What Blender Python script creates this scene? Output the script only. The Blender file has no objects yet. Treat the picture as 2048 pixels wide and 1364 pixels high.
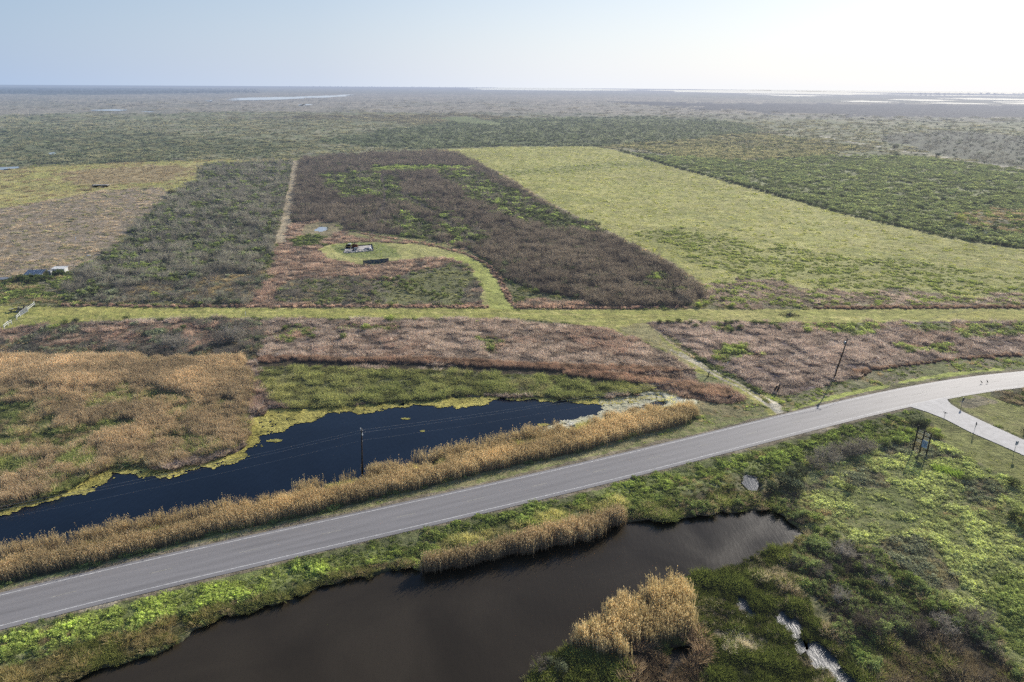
import bpy, bmesh, math, random
import numpy as np
from mathutils import Vector, Matrix
random.seed(7); RNG = np.random.default_rng(11)
scn = bpy.context.scene; COL = scn.collection
rad = math.radians
# ------------------------------------------------------------------ survey: photo pixel -> point on the ground
TH, RO, FPX, CAMH = rad(20.6), rad(0.42), 1365.0, 67.3
_c, _s, _cr, _sr = math.cos(TH), math.sin(TH), math.cos(RO), math.sin(RO)
vF = np.array([0, _c, -_s]); _R0 = np.array([1.0, 0, 0]); _U0 = np.array([0, _s, _c])
vR = _cr*_R0 + _sr*_U0; vU = -_sr*_R0 + _cr*_U0
def at(px, py, z=0.0):
    d = vF*FPX + vR*(px-1024) - vU*(py-682); d[2] = min(d[2], -np.hypot(d[0], d[1])*CAMH/15800); t = (z-CAMH)/d[2]
    return (d[0]*t, d[1]*t)
def pix(x, y, z):
    v = np.array([x, y, z-CAMH]); return 1024+FPX*(v@vR)/(v@vF), 682-FPX*(v@vU)/(v@vF)
def P(*pts, z=0.0): return np.array([at(a, b, z) for a, b in pts])
def height_of(base, topy):      # height whose top shows at pixel row topy
    lo, hi = 0.0, 40.0
    for _ in range(40):
        m = (lo+hi)/2
        if pix(base[0], base[1], m)[1] > topy: lo = m
        else: hi = m
    return lo
# ------------------------------------------------------------------ colour and noise
SAT = .93
def lin(h):
    h = h.lstrip('#'); v = np.array([int(h[i:i+2], 16)/255 for i in (0, 2, 4)])
    return np.where(v <= .04045, v/12.92, ((v+.055)/1.055)**2.4)
def _hash(ix, iy, seed):
    h = (ix.astype(np.int64)*374761393 + iy.astype(np.int64)*668265263 + seed*974711) & 0x7fffffff
    h = ((h ^ (h >> 13))*1274126177) & 0x7fffffff
    return ((h ^ (h >> 16)) & 0xffff)/65535.0
def vnoise(x, y, seed=0):
    ix, iy = np.floor(x), np.floor(y); fx, fy = x-ix, y-iy
    ux, uy = fx*fx*(3-2*fx), fy*fy*(3-2*fy)
    a, b = _hash(ix, iy, seed), _hash(ix+1, iy, seed); c, d = _hash(ix, iy+1, seed), _hash(ix+1, iy+1, seed)
    return (a+(b-a)*ux)*(1-uy)+(c+(d-c)*ux)*uy
def fbm(x, y, seed=0, octv=4, gain=.55):
    s = 0; a = 1; t = 0
    for k in range(octv):
        cc, ss = math.cos(.7*k+.3), math.sin(.7*k+.3)
        s = s+a*vnoise((x*cc-y*ss)*2.03**k+17.1*k, (x*ss+y*cc)*2.03**k-9.7*k, seed+k*31); t += a; a *= gain
    v = s/t
    return np.clip((v-.5)*1.7+.5, 0, 1)
def palette(cols, t):
    c = np.array([lin(x) for x in cols]); n = len(c); c = c.copy(); e = np.maximum(c[:, 1]-c[:, 0], 0); c[:, 0] += e*.55; c[:, 0] -= np.maximum(c[:, 0]-c[:, 1], 0)*.33; c[:, 2] += np.maximum(np.minimum(c[:, 0], c[:, 1])-c[:, 2], 0)*.12; c[:, 1] -= np.maximum(c[:, 1]-c[:, 0], 0)*.12; g = c@np.array([.3, .6, .1]); c = g[:, None]+(c-g[:, None])*SAT
    if n == 1: return np.repeat(c, len(t), 0)
    f = np.clip(t, 0, .9999)*(n-1); i = f.astype(int); w = (f-i)[:, None]
    return c[i]*(1-w)+c[i+1]*w
def sdist(poly, x, y, closed=True, reach=None):
    out = np.full(len(x), 1e9)
    lo, hi = poly.min(0), poly.max(0); reach = reach or 8
    m = np.where((x > lo[0]-reach) & (x < hi[0]+reach) & (y > lo[1]-reach) & (y < hi[1]+reach))[0]
    if len(m) == 0: return out
    X, Y = x[m], y[m]; d2 = np.full(len(m), 1e18); ins = np.zeros(len(m), bool); n = len(poly)
    for i in range(n if closed else n-1):
        ax, ay = poly[i]; bx, by = poly[(i+1) % n]; dx, dy = bx-ax, by-ay; q = dx*dx+dy*dy+1e-12
        t = np.clip(((X-ax)*dx+(Y-ay)*dy)/q, 0, 1); d2 = np.minimum(d2, (X-ax-t*dx)**2+(Y-ay-t*dy)**2)
        if closed and dy != 0: ins ^= ((ay > Y) != (by > Y)) & (X < (bx-ax)*(Y-ay)/(by-ay)+ax)
    out[m] = np.where(ins, -np.sqrt(d2), np.sqrt(d2)); return out
# ------------------------------------------------------------------ road course (edge lines surveyed on both sides)
RZ = .42
_top = P((0,1190.6),(250,1133),(500,1075.8),(600,1051),(850,996.5),(1100,942),(1280,903),(1500,849.5),(1646,814),(1793,777),(1940,752.5),(2048,744.5), z=RZ)
_bot = P((0,1249),(250,1190.5),(500,1131),(700,1083.5),(900,1036),(1100,988),(1252,950),(1500,887.6),(1646,852),(1793,814.5),(1940,789),(2048,774), z=RZ)
def _offs(pl, s):
    t = np.gradient(pl, axis=0); t /= np.linalg.norm(t, axis=1)[:, None]
    return pl+np.stack([-t[:, 1], t[:, 0]], 1)*s
_ct = np.vstack([_offs(_top, -3.4), _offs(_bot, 3.4)]); _pf = np.polyfit(_ct[:, 0], _ct[:, 1], 4)
def road_centre():
    xs = np.arange(-66, 124, 2.0); ys = np.polyval(_pf, xs); pl = np.stack([xs, ys], 1)
    a = pl[0]-pl[2]; a /= np.linalg.norm(a); pre = [pl[0]+a*k for k in (160, 110, 70, 40, 20, 8)]
    b = pl[-1]-pl[-4]; ang = math.atan2(b[1], b[0]); p = pl[-1].copy(); post = []
    for k in range(40):
        ang -= .012; p = p+np.array([math.cos(ang), math.sin(ang)])*5; post.append(p.copy())
    return np.array(pre+list(pl)+post)
ROAD = road_centre()
def arclen(pl): return np.concatenate([[0], np.cumsum(np.linalg.norm(np.diff(pl, axis=0), axis=1))])
SIDE = P((1806,807),(1850,797),(1893,796),(1897,803),(1903,809),(1925,823),(1969,844),(2048,880),(2160,930),(2160,968),(2048,911),(1998.5,889),(1940,864),(1890,838),(1852,823),(1822,814), z=RZ-.02)
SIDEG = SIDE
# ------------------------------------------------------------------ water outlines
UPPER = P((-260,1090),(-60,1030),(0,1018),(60,1000),(130,985),(190,948),(222,934),(280,938),(335,940),(395,928),(450,912),(485,898),(498,872),(505,835),(545,818),(600,817),(680,812),(800,804),(900,796),(980,793),(1060,795),(1130,797),(1200,797),(1270,790),(1320,792),(1330,806),(1270,818),(1228,836),(1180,846),(1100,868),(1000,893),(900,918),(800,942),(700,966),(600,988),(500,1014),(400,1040),(300,1064),(200,1084),(100,1108),(0,1126),(-260,1186))
LOWER = P((60,1400),(130,1366),(240,1330),(340,1291),(400,1262),(452,1232),(520,1212),(600,1192),(660,1168),(740,1150),(810,1134),(850,1148),(930,1132),(1000,1116),(1060,1102),(1130,1086),(1200,1070),(1235,1050),(1275,1040),(1330,1046),(1400,1030),(1450,1024),(1500,1024),(1540,1020),(1568,1034),(1586,1052),(1597,1073),(1565,1090),(1520,1106),(1480,1124),(1430,1142),(1400,1152),(1370,1158),(1330,1170),(1260,1210),(1190,1250),(1150,1290),(1125,1300),(1090,1320),(1050,1368),(1040,1440),(0,1440))
PUD = [(lambda q: q.mean(0)+(q-q.mean(0))*1.3)(q) for q in [P((1489,958),(1497,954),(1509,957),(1511,968),(1508,976),(1498,973),(1490,965)),
       P((1476,1192),(1494,1206),(1508,1222),(1510,1232),(1494,1230),(1482,1214)),
       P((1560,1236),(1576,1232),(1590,1246),(1602,1262),(1604,1282),(1592,1290),(1582,1270),(1566,1252)),
       P((1626,1286),(1644,1296),(1660,1312),(1680,1330),(1700,1346),(1720,1366),(1730,1400),(1690,1380),(1660,1348),(1640,1330),(1632,1306)),
       P((1340,1300),(1376,1296),(1392,1312),(1380,1330),(1350,1334)),
       P((630,459.5),(639,455),(650,455),(652,459),(641,461.5))]]
ISLE = P((1066,1400),(1070,1350),(1092,1318),(1130,1300),(1200,1296),(1280,1318),(1330,1345),(1330,1400))
REEDISLE = P((1146,1282),(1168,1256),(1230,1222),(1282,1196),(1330,1178),(1362,1180),(1372,1222),(1388,1262),(1352,1300),(1290,1322),(1210,1318),(1150,1296))
# ------------------------------------------------------------------ land cover, painted in order
LAY = []
def layer(name, poly=None, amp=2., pal=('#6c6c50',), sc=12., veg=(), dens=1., part='ground', line=None, w=1., fine=.35):
    LAY.append(dict(name=name, poly=poly, amp=amp, pal=pal, sc=sc, veg=veg, dens=dens, part=part, line=line, w=w, fine=fine))
# veg entries: (weight, kind, stuff object, smin, smax, palette, width factor)
GREY = ('#5a514c','#675d57','#4a423f'); PINK = ('#9c8072','#8a6c60','#ab9080','#775b50','#a08a78')
PINKP = ('#9e8a80','#8f7a70','#a6938a','#806c62'); GREEN = ('#5f7238','#4b5e2e','#75873f','#3f5230'); LIME = ('#7f9244','#6f8440','#64783c')
SAGE = ('#69735a','#5a6548','#7a7c62','#4d573f'); OLIVE = ('#8a8448','#9a9152','#757540'); DRY = ('#a08d6a','#8b7656','#b29d78')
REED = ('#a48e6c','#967f5f','#b29c7c','#877255','#aa9674'); REEDL = ('#a89278','#b49e86','#98836a','#a68f76','#8a765f')
layer('far plain', None, 0, ('#77785e','#88806a','#6a7058','#8f876e','#787a5e','#857b68'), 140, (
    (.4,'leafy','far_scrub',.6,1.,('#6a7252','#707656','#646c4e'),1.6), (.6,'tuft','far_scrub',.8,1.2,('#8c846c','#7c785f'),2)), .16)
LIT = lambda *a, **k: P(*a, **k)
layer('mid plain', P((-900,335),(-900,222),(0,214),(600,216),(1000,232),(1700,240),(3000,262),(3000,420),(2048,345),(1240,302),(600,320),(0,345)), 60,
      ('#7c7c56','#8c8462','#6a734a','#7a7e54','#948a68','#6c764c'), 55, ((.5,'leafy','far_scrub',.5,1.,('#66724a','#606c46','#727a4e'),1.5),(.5,'tuft','far_scrub',.8,1.3,('#8e8664','#86805c'),2)), .2)
layer('far brown', P((-2500,232),(-2500,187),(0,188),(500,186),(1200,190),(1700,205),(2600,214),(3200,240),(2600,246),(1900,236),(1500,228),(1000,226),(500,224),(0,230)), 90, ('#8f8470','#857d6a','#998c76','#7f7a66','#8e866e'), 260, ((1,'tuft','far_scrub',.8,1.2,('#8c826c','#807862'),2),), .04)
layer('far green', P((-900,330),(-900,268),(0,262),(200,264),(420,272),(600,282),(620,300),(590,316),(420,316),(180,322),(0,328)), 45, ('#66744a','#74784e','#5c6a42','#7e7c58'), 40, ((.65,'leafy','far_scrub',.5,1.1,('#6a7650','#626e4a','#727c54'),1.5),(.35,'tuft','far_scrub',.8,1.3,('#86805e','#7c7a58'),2)), .4)
layer('ditch', None, 1, ('#2c3426',), 8, ((1,'leafy','far_scrub',.4,.7,('#3a4630',),1.4),), .5, line=P((-300,334),(0,330),(100,327.5),(250,323),(330,320.5),(420,317.5)), w=5)
layer('near base', P((-2500,1400),(-1500,420),(0,330),(2048,330),(3500,420),(4500,1400),(2048,2300),(0,2300)), 1, ('#6a6742','#77704a','#5b6338'), 6, ((.5,'tuft','verge_weeds',.35,.7,('#8c8254','#7a7646'),1),(.5,'weed','verge_weeds',.6,1.1,('#66753c','#55652f'),1)), 1.1)
layer('tan plain', P((380,236),(900,228),(1500,262),(1640,290),(1500,300),(1000,252),(700,240)), 60, ('#80775e','#77715a','#8a8064'), 60, ((1,'tuft','far_scrub',1,1.5,('#8a8062','#787055'),2),), .5)
layer('forest', P((-1500,170),(-300,173),(300,176),(520,181),(420,187),(200,189),(-300,186),(-1500,186)), 300, ('#3f4f48','#495a4c'), 600, (), 0)
layer('dark far', P((1230,202),(1500,207),(1800,208),(2300,214),(2300,240),(1900,236),(1560,228),(1380,216)), 120, ('#474c4c','#52524e','#3f4645'), 200, (), .1)
layer('dark green', P((640,284),(760,262),(930,240),(1100,236),(1300,232),(1440,240),(1535,264),(1420,282),(1260,290),(1190,293),(1000,294),(880,298),(700,292)), 14,
      ('#56673f','#637448','#4d5e3c','#6a7a4a'), 35, ((.8,'leafy','green_scrub',.7,1.2,('#62724a','#5a6944','#6c7c50'),1.4),(.2,'twig','green_scrub',.8,1.2,SAGE,1.4)), .65)
layer('green streak', P((860,236),(935,232),(1010,248),(1000,252),(930,246)), 6, ('#6d8048','#5f7440'), 20, (), .3)
layer('tan right', P((1240,292),(1340,283),(1500,266),(1640,280),(1720,298),(1640,312),(1500,322),(1390,318),(1300,306)), 14, ('#83805a','#75764e','#8f8a62'), 22, ((.6,'tuft','far_scrub',1,1.4,('#94895f','#85805a'),1.6),(.4,'leafy','far_scrub',.8,1.2,('#6a7040',),1.3)), .8)
layer('purple right', P((1770,270),(1900,262),(2300,290),(2300,360),(2048,336),(1900,312),(1800,296)), 14, ('#5c5e4c','#66684f','#54584a'), 30, ((.6,'twig','far_scrub',.6,1.,('#6a6458','#5c584e'),1.6),(.4,'leafy','far_scrub',.6,1.,SAGE,1.4)), .2)
layer('right green', P((1240,302),(1330,312),(1500,322),(1640,312),(1850,314),(2048,342),(2500,420),(2500,620),(2048,499),(1900,476),(1700,430),(1500,375),(1350,335)), 4,
      ('#808654','#8c8e5c','#74794a','#848856','#929062'), 18, ((.75,'weed','green_scrub',1.2,2.2,('#74804a','#667444','#828a54'),1.2),(.25,'leafy','green_scrub',.5,.9,('#627048','#6c784e'),1.2)), .6)
layer('right brown', P((1900,425),(1990,418),(2200,430),(2200,480),(2048,470),(1930,452)), 5, ('#7a7352','#6b6a4a','#84795c'), 10, ((.6,'tuft','field_grass',.6,1,DRY,1.5),(.4,'weed','green_scrub',1,2,GREEN,1)), .7)
layer('far lane', None, 1.5, ('#b8ac98','#a89c88'), 20, (), 0, line=P((1642,272.6),(1724,288),(1792,300),(1881,313.5),(1986,329),(2048,339),(2300,375)), w=6)
layer('hedge row', None, 1, ('#3f4f2c',), 5, ((1,'leafy','hedge_scrub',.7,1.3,('#3c5230','#4d6434','#35482c'),1.2),), 1, line=P((1240,302),(1350,335),(1500,376),(1700,431),(1900,476),(2048,499),(2300,560)), w=3.2)  # dark green ground and scrub of the boundary hedge
layer('field', P((880,300),(1000,294),(1190,293),(1240,303),(1350,336),(1500,377),(1700,432),(1900,477),(2048,500),(2500,610),(2500,640),(2048,612),(1640,614),(1440,612),(1400,570),(1330,525),(1200,460),(1080,400),(1000,350),(930,318)), 1.5,
      ('#a29c4a','#949440','#aea456','#8a8e3c','#a49e50'), 20, ((.75,'lawn','field_grass',1.6,2.6,('#a6a04c','#989642','#b0a85a'),1.1),(.25,'weed','field_grass',.4,.9,('#929448','#9c9a4c'),1.2)), .5)
layer('field green', P((1280,470),(1400,455),(1560,500),(1760,520),(2048,560),(2300,600),(2300,640),(2000,600),(1750,590),(1560,570),(1420,530)), 12, ('#868a42','#8e9044','#98924c','#7e863c'), 9,
      ((.6,'weed','field_grass',.7,1.3,('#848c42','#788440','#8e9248'),1.2),(.4,'lawn','field_grass',1.5,2.5,('#a09c4c','#949446'),1)), .7)
layer('field green far', P((1000,340),(1180,330),(1300,322),(1300,330),(1120,346),(1010,350)), 12, ('#868a42','#949248'), 15, ((1,'weed','field_grass',.6,1.,('#848c42','#8e9248'),1),), .5)
layer('field pink', P((1400,575),(1560,560),(1640,585),(1760,575),(1900,592),(2048,595),(2400,620),(2400,640),(2048,614),(1640,616),(1420,614)), 7, ('#8a7a60','#7c7048','#8f7c6a'), 8,
      ((.65,'tuft','marsh_grass',.6,1.1,PINKP,1.2),(.35,'weed','field_grass',1,1.6,('#6d8038','#86904a'),1)), 1)
layer('field edge', None, 1, ('#9a8868',), 6, ((1,'tuft','marsh_grass',.4,.8,DRY,1.2),), .7, line=P((885,302),(935,318),(1005,350),(1085,400),(1205,460),(1335,525),(1400,570)), w=3)
layer('left plain', P((-700,420),(-700,350),(0,340),(120,332),(250,326),(420,320),(590,318),(700,312),(890,300),(900,306),(600,318),(590,330),(300,420),(0,440)), 6, ('#aaa050','#969248','#b0a05c','#a08c56'), 30,
      ((.6,'lawn','field_grass',2,3,('#aea45a','#9e984e'),1.2),(.4,'tuft','field_grass',.4,.8,DRY,1.6)), .7)
layer('left pinkish', P((130,345),(300,330),(400,338),(330,365),(200,372),(120,362)), 12, ('#a8905e','#9c8058'), 20, ((1,'tuft','field_grass',.4,.7,DRY,1.6),), .6)
layer('left brown', P((-700,660),(-700,430),(0,418),(100,400),(200,380),(330,375),(340,400),(285,440),(230,500),(150,545),(0,560)), 5,
      ('#9a826c','#a68e76','#85745c','#927e64','#ab927c'), 9, ((.65,'tuft','marsh_grass',.35,.75,('#a08a74','#aa967e','#907a66'),1.5),(.25,'weed','field_grass',.6,1.1,('#86805c','#8f8660'),1.2)), .65)
layer('left near', P((-700,760),(-700,600),(0,560),(150,545),(200,520),(240,560),(240,612),(0,612)), 4, ('#70704a','#5f6b3c','#7f7556','#84806a'), 8,
      ((.5,'weed','green_scrub',.9,1.6,GREEN,1.1),(.5,'tuft','marsh_grass',.6,1,DRY,1.2)), 1)
layer('left scrub', P((400,334),(440,326),(590,322),(590,345),(578,400),(568,450),(552,500),(535,560),(515,600),(500,612),(240,606),(120,600),(130,572),(230,500),(285,440),(335,395),(400,356)), 5,
      ('#565a42','#655f50','#4b523a'), 14, ((.3,'twig','bare_thicket',.8,1.3,('#6c655c','#7a7266','#585048'),1.15),(.42,'leafy','green_scrub',.8,1.3,SAGE,1.1),(.2,'leafy','green_scrub',.8,1.3,('#5c7238','#6e8240','#4d6234'),1.1)), 1)
layer('left scrub clearing', P((190,580),(300,566),(420,556),(540,540),(545,600),(420,604),(200,604)), 5, ('#6f6a50','#7b745a'), 7, ((.5,'tuft','marsh_grass',.5,.9,DRY,1.2),(.3,'twig','bare_thicket',.5,1,GREY,1.1),(.2,'weed','green_scrub',1,2,SAGE,1)), 1)
layer('thicket', P((602,318),(700,310),(870,303),(920,308),(1000,352),(1080,403),(1200,463),(1330,528),(1396,572),(1410,592),(1375,614),(1200,614),(1172,602),(1060,580),(1012,556),(985,528),(930,500),(870,480),(770,468),(690,460),(680,446),(585,446),(578,400),(592,352)), 1.0,
      ('#4e443c','#584d44','#443a35'), 12, ((.72,'twig','bare_thicket',.75,1.3,('#625449','#706156','#54473f','#665a54'),1.2),(.28,'leafy','green_scrub',.6,1.1,('#545e40','#616a48'),1.1)), 1.15)
_th = [P((640,352),(720,345),(800,355),(800,385),(700,398),(660,385)), P((745,333),(800,330),(945,334),(940,342),(800,345),(745,344)), P((755,390),(800,385),(830,395),(900,430),(930,460),(900,470),(870,440),(820,410),(760,405)),
       P((870,345),(960,345),(1060,400),(1140,432),(1200,452),(1190,466),(1100,462),(1000,430),(930,385)), P((780,440),(810,425),(870,450),(900,478),(860,490),(790,475)), P((880,450),(950,452),(985,480),(930,492),(890,470)), P((1150,570),(1200,560),(1215,580),(1170,590)), P((1290,545),(1330,545),(1330,572),(1290,560))]
for q in _th: layer('thicket green', q, 7, ('#4a5c30','#5d6f38'), 8, ((.62,'leafy','green_scrub',.8,1.2,('#525f36','#5f6c3c','#47552f','#66723e'),1.1),(.2,'twig','bare_thicket',.7,1.1,GREY,1.1),(.18,'weed','green_scrub',1.5,2.5,LIME,1)), 1.1)
for q in (P((748,336),(762,350),(770,380),(768,410),(752,440),(742,470)), P((800,385),(860,420),(915,458),(960,500))): layer('trail', None, 1, ('#5c4e42',), 5, (), 0, line=q, w=2.6)
layer('thicket bright', P((745,334),(800,332),(940,335),(935,340),(800,343),(746,342)), 6, ('#738a38','#8a9440'), 8, ((1,'weed','green_scrub',1,2,LIME,1),), .8)
layer('top strip', None, 2.5, ('#948c58','#80803f'), 12, ((1,'lawn','field_grass',1.5,2.5,OLIVE,1),), .5, line=P((590,322),(600,316),(700,309),(890,299)), w=7)
layer('pad land', P((575,452),(620,444),(650,440),(690,464),(740,474),(860,484),(935,508),(985,548),(1017,608),(1060,600),(1172,604),(1200,616),(480,616),(500,612),(535,560),(552,500),(568,460)), 2,
      ('#856d5c','#79614f','#907a66'), 7, ((.85,'tuft','marsh_grass',.75,1.25,PINK,1.15),(.15,'twig','bare_thicket',.4,.7,GREY,1)), 1)
layer('pond rim', P((600,466),(612,450),(640,444),(672,447),(680,462),(660,480),(610,478)), 1, ('#8c7c58',), 5, ((1,'lawn','field_grass',.8,1.4,OLIVE,1),), .5)
layer('lane left', None, .8, ('#b49e7c','#a8906c'), 6, ((1,'tuft','marsh_grass',.2,.4,DRY,1.2),), .25, line=P((592,322),(586,360),(577,410),(570,450),(560,485)), w=5)
layer('pad scrub', P((560,560),(700,556),(760,566),(820,548),(900,524),(950,530),(962,560),(975,600),(900,612),(640,612),(560,600)), 5, ('#6a6648','#746a54','#5f6440'), 6,
      ((.35,'twig','bare_thicket',.5,.8,GREY,1),(.35,'tuft','marsh_grass',.5,.9,('#8d7d62','#a08a70'),1),(.3,'weed','green_scrub',1,1.7,('#6a7444','#5c6a3c'),1)), .9)
layer('pad green floor', P((770,575),(830,555),(900,530),(940,545),(945,575),(900,606),(780,608)), 5, ('#66693e','#737248'), 6, ((.6,'weed','green_scrub',.6,1.1,('#6f7444','#7f7a50'),1),(.4,'lawn','field_grass',1,2,OLIVE,1)), .8)
layer('pad green', P((585,480),(620,470),(660,478),(640,492),(600,494)), 4, ('#6b6d40',), 6, ((1,'weed','green_scrub',.8,1.4,GREEN,1),), 1)
layer('bank light', P((690,462),(760,472),(860,478),(940,500),(960,512),(940,514),(870,494),(760,482),(700,476)), 2, ('#8f8550','#7d7a48'), 8, ((.6,'lawn','field_grass',1.2,2,OLIVE,1),(.4,'tuft','marsh_grass',.4,.8,PINK,1)), .9)
layer('clearing', P((640,498),(660,490),(700,486),(760,485),(820,488),(890,498),(940,512),(968,528),(992,555),(1012,595),(1034,624),(968,626),(960,560),(940,530),(905,518),(860,517),(800,520),(740,532),(700,528),(655,517)), 1, ('#a09c48','#aaa258','#969444'), 9,
      ((1,'lawn','mown_grass',.8,1.3,('#93964a','#868c40','#a39c5c'),1.2),), .45, part='mown_clearing')
layer('clearing green', P((666,492),(700,486),(765,488),(790,500),(800,514),(745,516),(690,512)), 2, ('#748440','#84904a'), 5, ((1,'weed','mown_grass',.4,.7,('#7c8c40','#8a9848'),1),), .6, part='mown_clearing')
layer('track loop', None, 1, ('#949c3c','#a0a648'), 8, ((1,'lawn','mown_grass',.8,1.2,('#8c9c40','#9aa64a'),1.2),), .4, part='mown_track', line=P((905,512),(940,522),(962,540),(980,572),(1000,605),(1010,630)), w=7)
layer('lower marsh', P((-800,780),(-800,665),(0,655),(60,650),(330,640),(520,639),(980,641),(1080,645),(1200,658),(1270,680),(1340,705),(1400,738),(1470,775),(1560,826),(1500,850),(1300,905),(500,1000),(-100,800)), 2,
      ('#7c665a','#8a7264','#6e584c'), 7, ((1,'tuft','marsh_grass',.8,1.35,PINKP+('#96786c','#86685c'),1.2),), 1.15)
layer('lower marsh left', P((-800,760),(-800,665),(0,656),(60,652),(330,642),(520,642),(520,700),(480,720),(0,730)), 5, ('#6a6048','#776854','#58583c'), 7,
      ((.68,'tuft','marsh_grass',.7,1.2,PINK,1.2),(.14,'twig','bare_thicket',.6,1.,GREY,1.1),(.18,'weed','green_scrub',1.2,2.2,SAGE,1.1)), 1.05)
layer('lower grey', P((-800,760),(-800,700),(0,690),(150,690),(330,700),(520,690),(520,725),(0,735)), 5, ('#5f5f4a','#6a6652'), 6, ((.25,'twig','bare_thicket',.6,1.,GREY,1.1),(.4,'leafy','green_scrub',.5,.9,SAGE,1.1),(.35,'tuft','marsh_grass',.7,1.2,DRY,1.1)), 1)
layer('right marsh', P((1270,655),(1300,645),(1600,645),(2048,644),(2500,640),(2500,760),(2048,715),(1900,718),(1780,735),(1700,760),(1640,775),(1580,790),(1520,785),(1450,745),(1390,705),(1330,672)), 2,
      ('#7a665f','#86706a','#6b564f'), 8, ((1,'tuft','marsh_grass',.8,1.35,('#98857c','#8a746c','#a2908a','#806a62','#947c70'),1.2),), 1.15)
for q in (P((1600,648),(1760,648),(1780,660),(1700,672),(1620,664)), P((1800,650),(1900,648),(2040,652),(2048,670),(1950,672),(1830,664)), P((1400,652),(1470,650),(1490,665),(1430,668)), P((1790,690),(1900,690),(1900,705),(1800,708)), P((1430,700),(1500,690),(1510,712),(1450,725))):
    layer('marsh green', q, 4, ('#6a6c42','#74724e'), 5, ((.6,'weed','green_scrub',1,1.9,('#6f8240','#7f8c4a','#5d7038'),1),(.4,'tuft','marsh_grass',.6,1,PINK,1)), 1)
for q in (P((560,655),(700,652),(820,650),(800,660),(640,668),(600,690),(560,690)), P((955,680),(1010,672),(1030,690),(990,706),(960,700))):
    layer('marsh green', q, 4, ('#6a6446','#74684e'), 5, ((.35,'weed','green_scrub',1,1.7,('#66743c','#5d6a38'),1),(.65,'tuft','marsh_grass',.7,1.1,PINK,1)), 1)
layer('track edge a', None, .6, ('#a08a68',), 4, ((1,'tuft','marsh_grass',.35,.7,('#a8967a','#b8a68c'),1),), .6, line=P((1290,650),(1340,685),(1400,725),(1450,755),(1520,790)), w=2.2)
layer('marsh green s', P((514,735),(620,733),(900,742),(1150,752),(1250,765),(1345,788),(1350,800),(1300,790),(1180,795),(1100,798),(980,792),(900,800),(780,806),(650,815),(570,818),(540,800),(512,780)), 1.5,
      ('#545a36','#62623e','#464e2c'), 6, ((.7,'sedge','green_marsh',.8,1.3,('#717a46','#646e3e','#84824e','#8a8256'),1.1),(.3,'tuft','green_marsh',.6,1,('#807a52','#706e48'),1.1)), 1.2)
layer('ridge gap', P((510,712),(560,716),(900,733),(1180,744),(1340,752),(1380,766),(1350,774),(1150,752),(900,742),(600,734),(510,736)), 1, ('#3c3424','#4a3e2c'), 5, ((1,'tuft','marsh_grass',.3,.5,('#6a5c40','#7a684c'),1),), .6)
RPAL = ('#84695a','#765b4e','#8f7464','#7c6455')
layer('ridge a', P((556,718),(600,717),(700,720),(860,719),(1000,728),(1180,735),(1300,738),(1355,741),(1372,746),(1320,750),(1190,745),(1000,737),(850,728),(700,727),(575,724)), .5, ('#5a4036',), 5, ((1,'cord','tall_marsh_grass',.95,1.25,RPAL,1),), 1.6)
layer('ridge b', P((1130,743),(1240,752),(1345,764),(1385,772),(1440,779),(1478,788),(1480,796),(1440,800),(1385,791),(1348,778),(1240,763),(1130,751)), .5, ('#5a4036',), 5, ((1,'cord','tall_marsh_grass',.95,1.25,RPAL,1),), 1.6)
layer('ridge c', P((516,719),(535,713),(558,716),(564,724),(545,728),(520,727)), .4, ('#5a4036',), 5, ((1,'cord','tall_marsh_grass',.7,.9,RPAL,1),), 1.6)
layer('ridge d', None, .5, ('#5a4036',), 5, ((1,'cord','tall_marsh_grass',.6,.85,RPAL,1),), 1.3, line=P((1640,618),(1760,617),(1900,617),(2048,615),(2300,614)), w=3.5)
layer('ridge e', None, .5, ('#5a4036',), 5, ((1,'cord','tall_marsh_grass',.6,.85,RPAL,1),), 1.3, line=P((1720,748),(1800,738),(1880,728),(1960,720),(2048,714),(2300,700)), w=3.5)
layer('ridge f', None, .5, ('#6a5242',), 5, ((1,'cord','tall_marsh_grass',.5,.8,PINK,1),), 1.1, line=P((130,612),(300,614),(500,614),(760,614),(968,615)), w=2.2)
layer('ridge g', None, .5, ('#6a5242',), 5, ((1,'cord','tall_marsh_grass',.5,.8,PINK,1),), 1.1, line=P((690,462),(760,474),(850,488),(930,508),(975,530),(1000,560),(1022,605),(1040,616),(1200,617),(1380,616)), w=2)
MPAL = ('#7e8430','#a89c42','#8c9034','#b4a654','#848434')
layer('mown track', P((-800,690),(-800,622),(0,613),(75,612),(130,615),(500,617),(980,618),(1030,621),(1300,620),(1640,619),(2048,618),(2500,617),(2500,645),(2048,643),(1640,646),(1290,645),(1300,655),(1340,684),(1400,722),(1450,752),(1500,780),(1556,822),(1560,836),(1535,834),(1500,806),(1440,770),(1390,745),(1340,712),(1290,685),(1200,656),(1080,642),(980,639),(500,636),(330,638),(230,642),(60,652),(0,660)), .7,
      MPAL, 10, ((1,'lawn','mown_grass',.7,1.1,('#a69e42','#989638','#b0a450'),1.3),), .14, part='mown_track')
layer('track pale', P((1240,655),(1290,648),(1330,680),(1390,722),(1370,728),(1300,690),(1250,668)), 1.5, ('#9c8c5c','#8f8650'), 5, ((1,'lawn','mown_grass',.7,1.2,('#a8966a','#9c8e5c'),1.2),), .5, part='mown_track')
for q in (P((1360,706),(1408,731),(1435,746),(1473,765),(1496,778),(1529.5,794.5),(1554,809.5),(1574,826)), P((1340,700),(1380,721.5),(1413,741),(1446,761),(1480,776),(1521,801),(1543,816),(1556,831))):
    layer('wheel track', None, .25, ('#c4b498','#b4a484'), 3, (), 0, line=q, w=1.15, part='dirt_lane')
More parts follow.
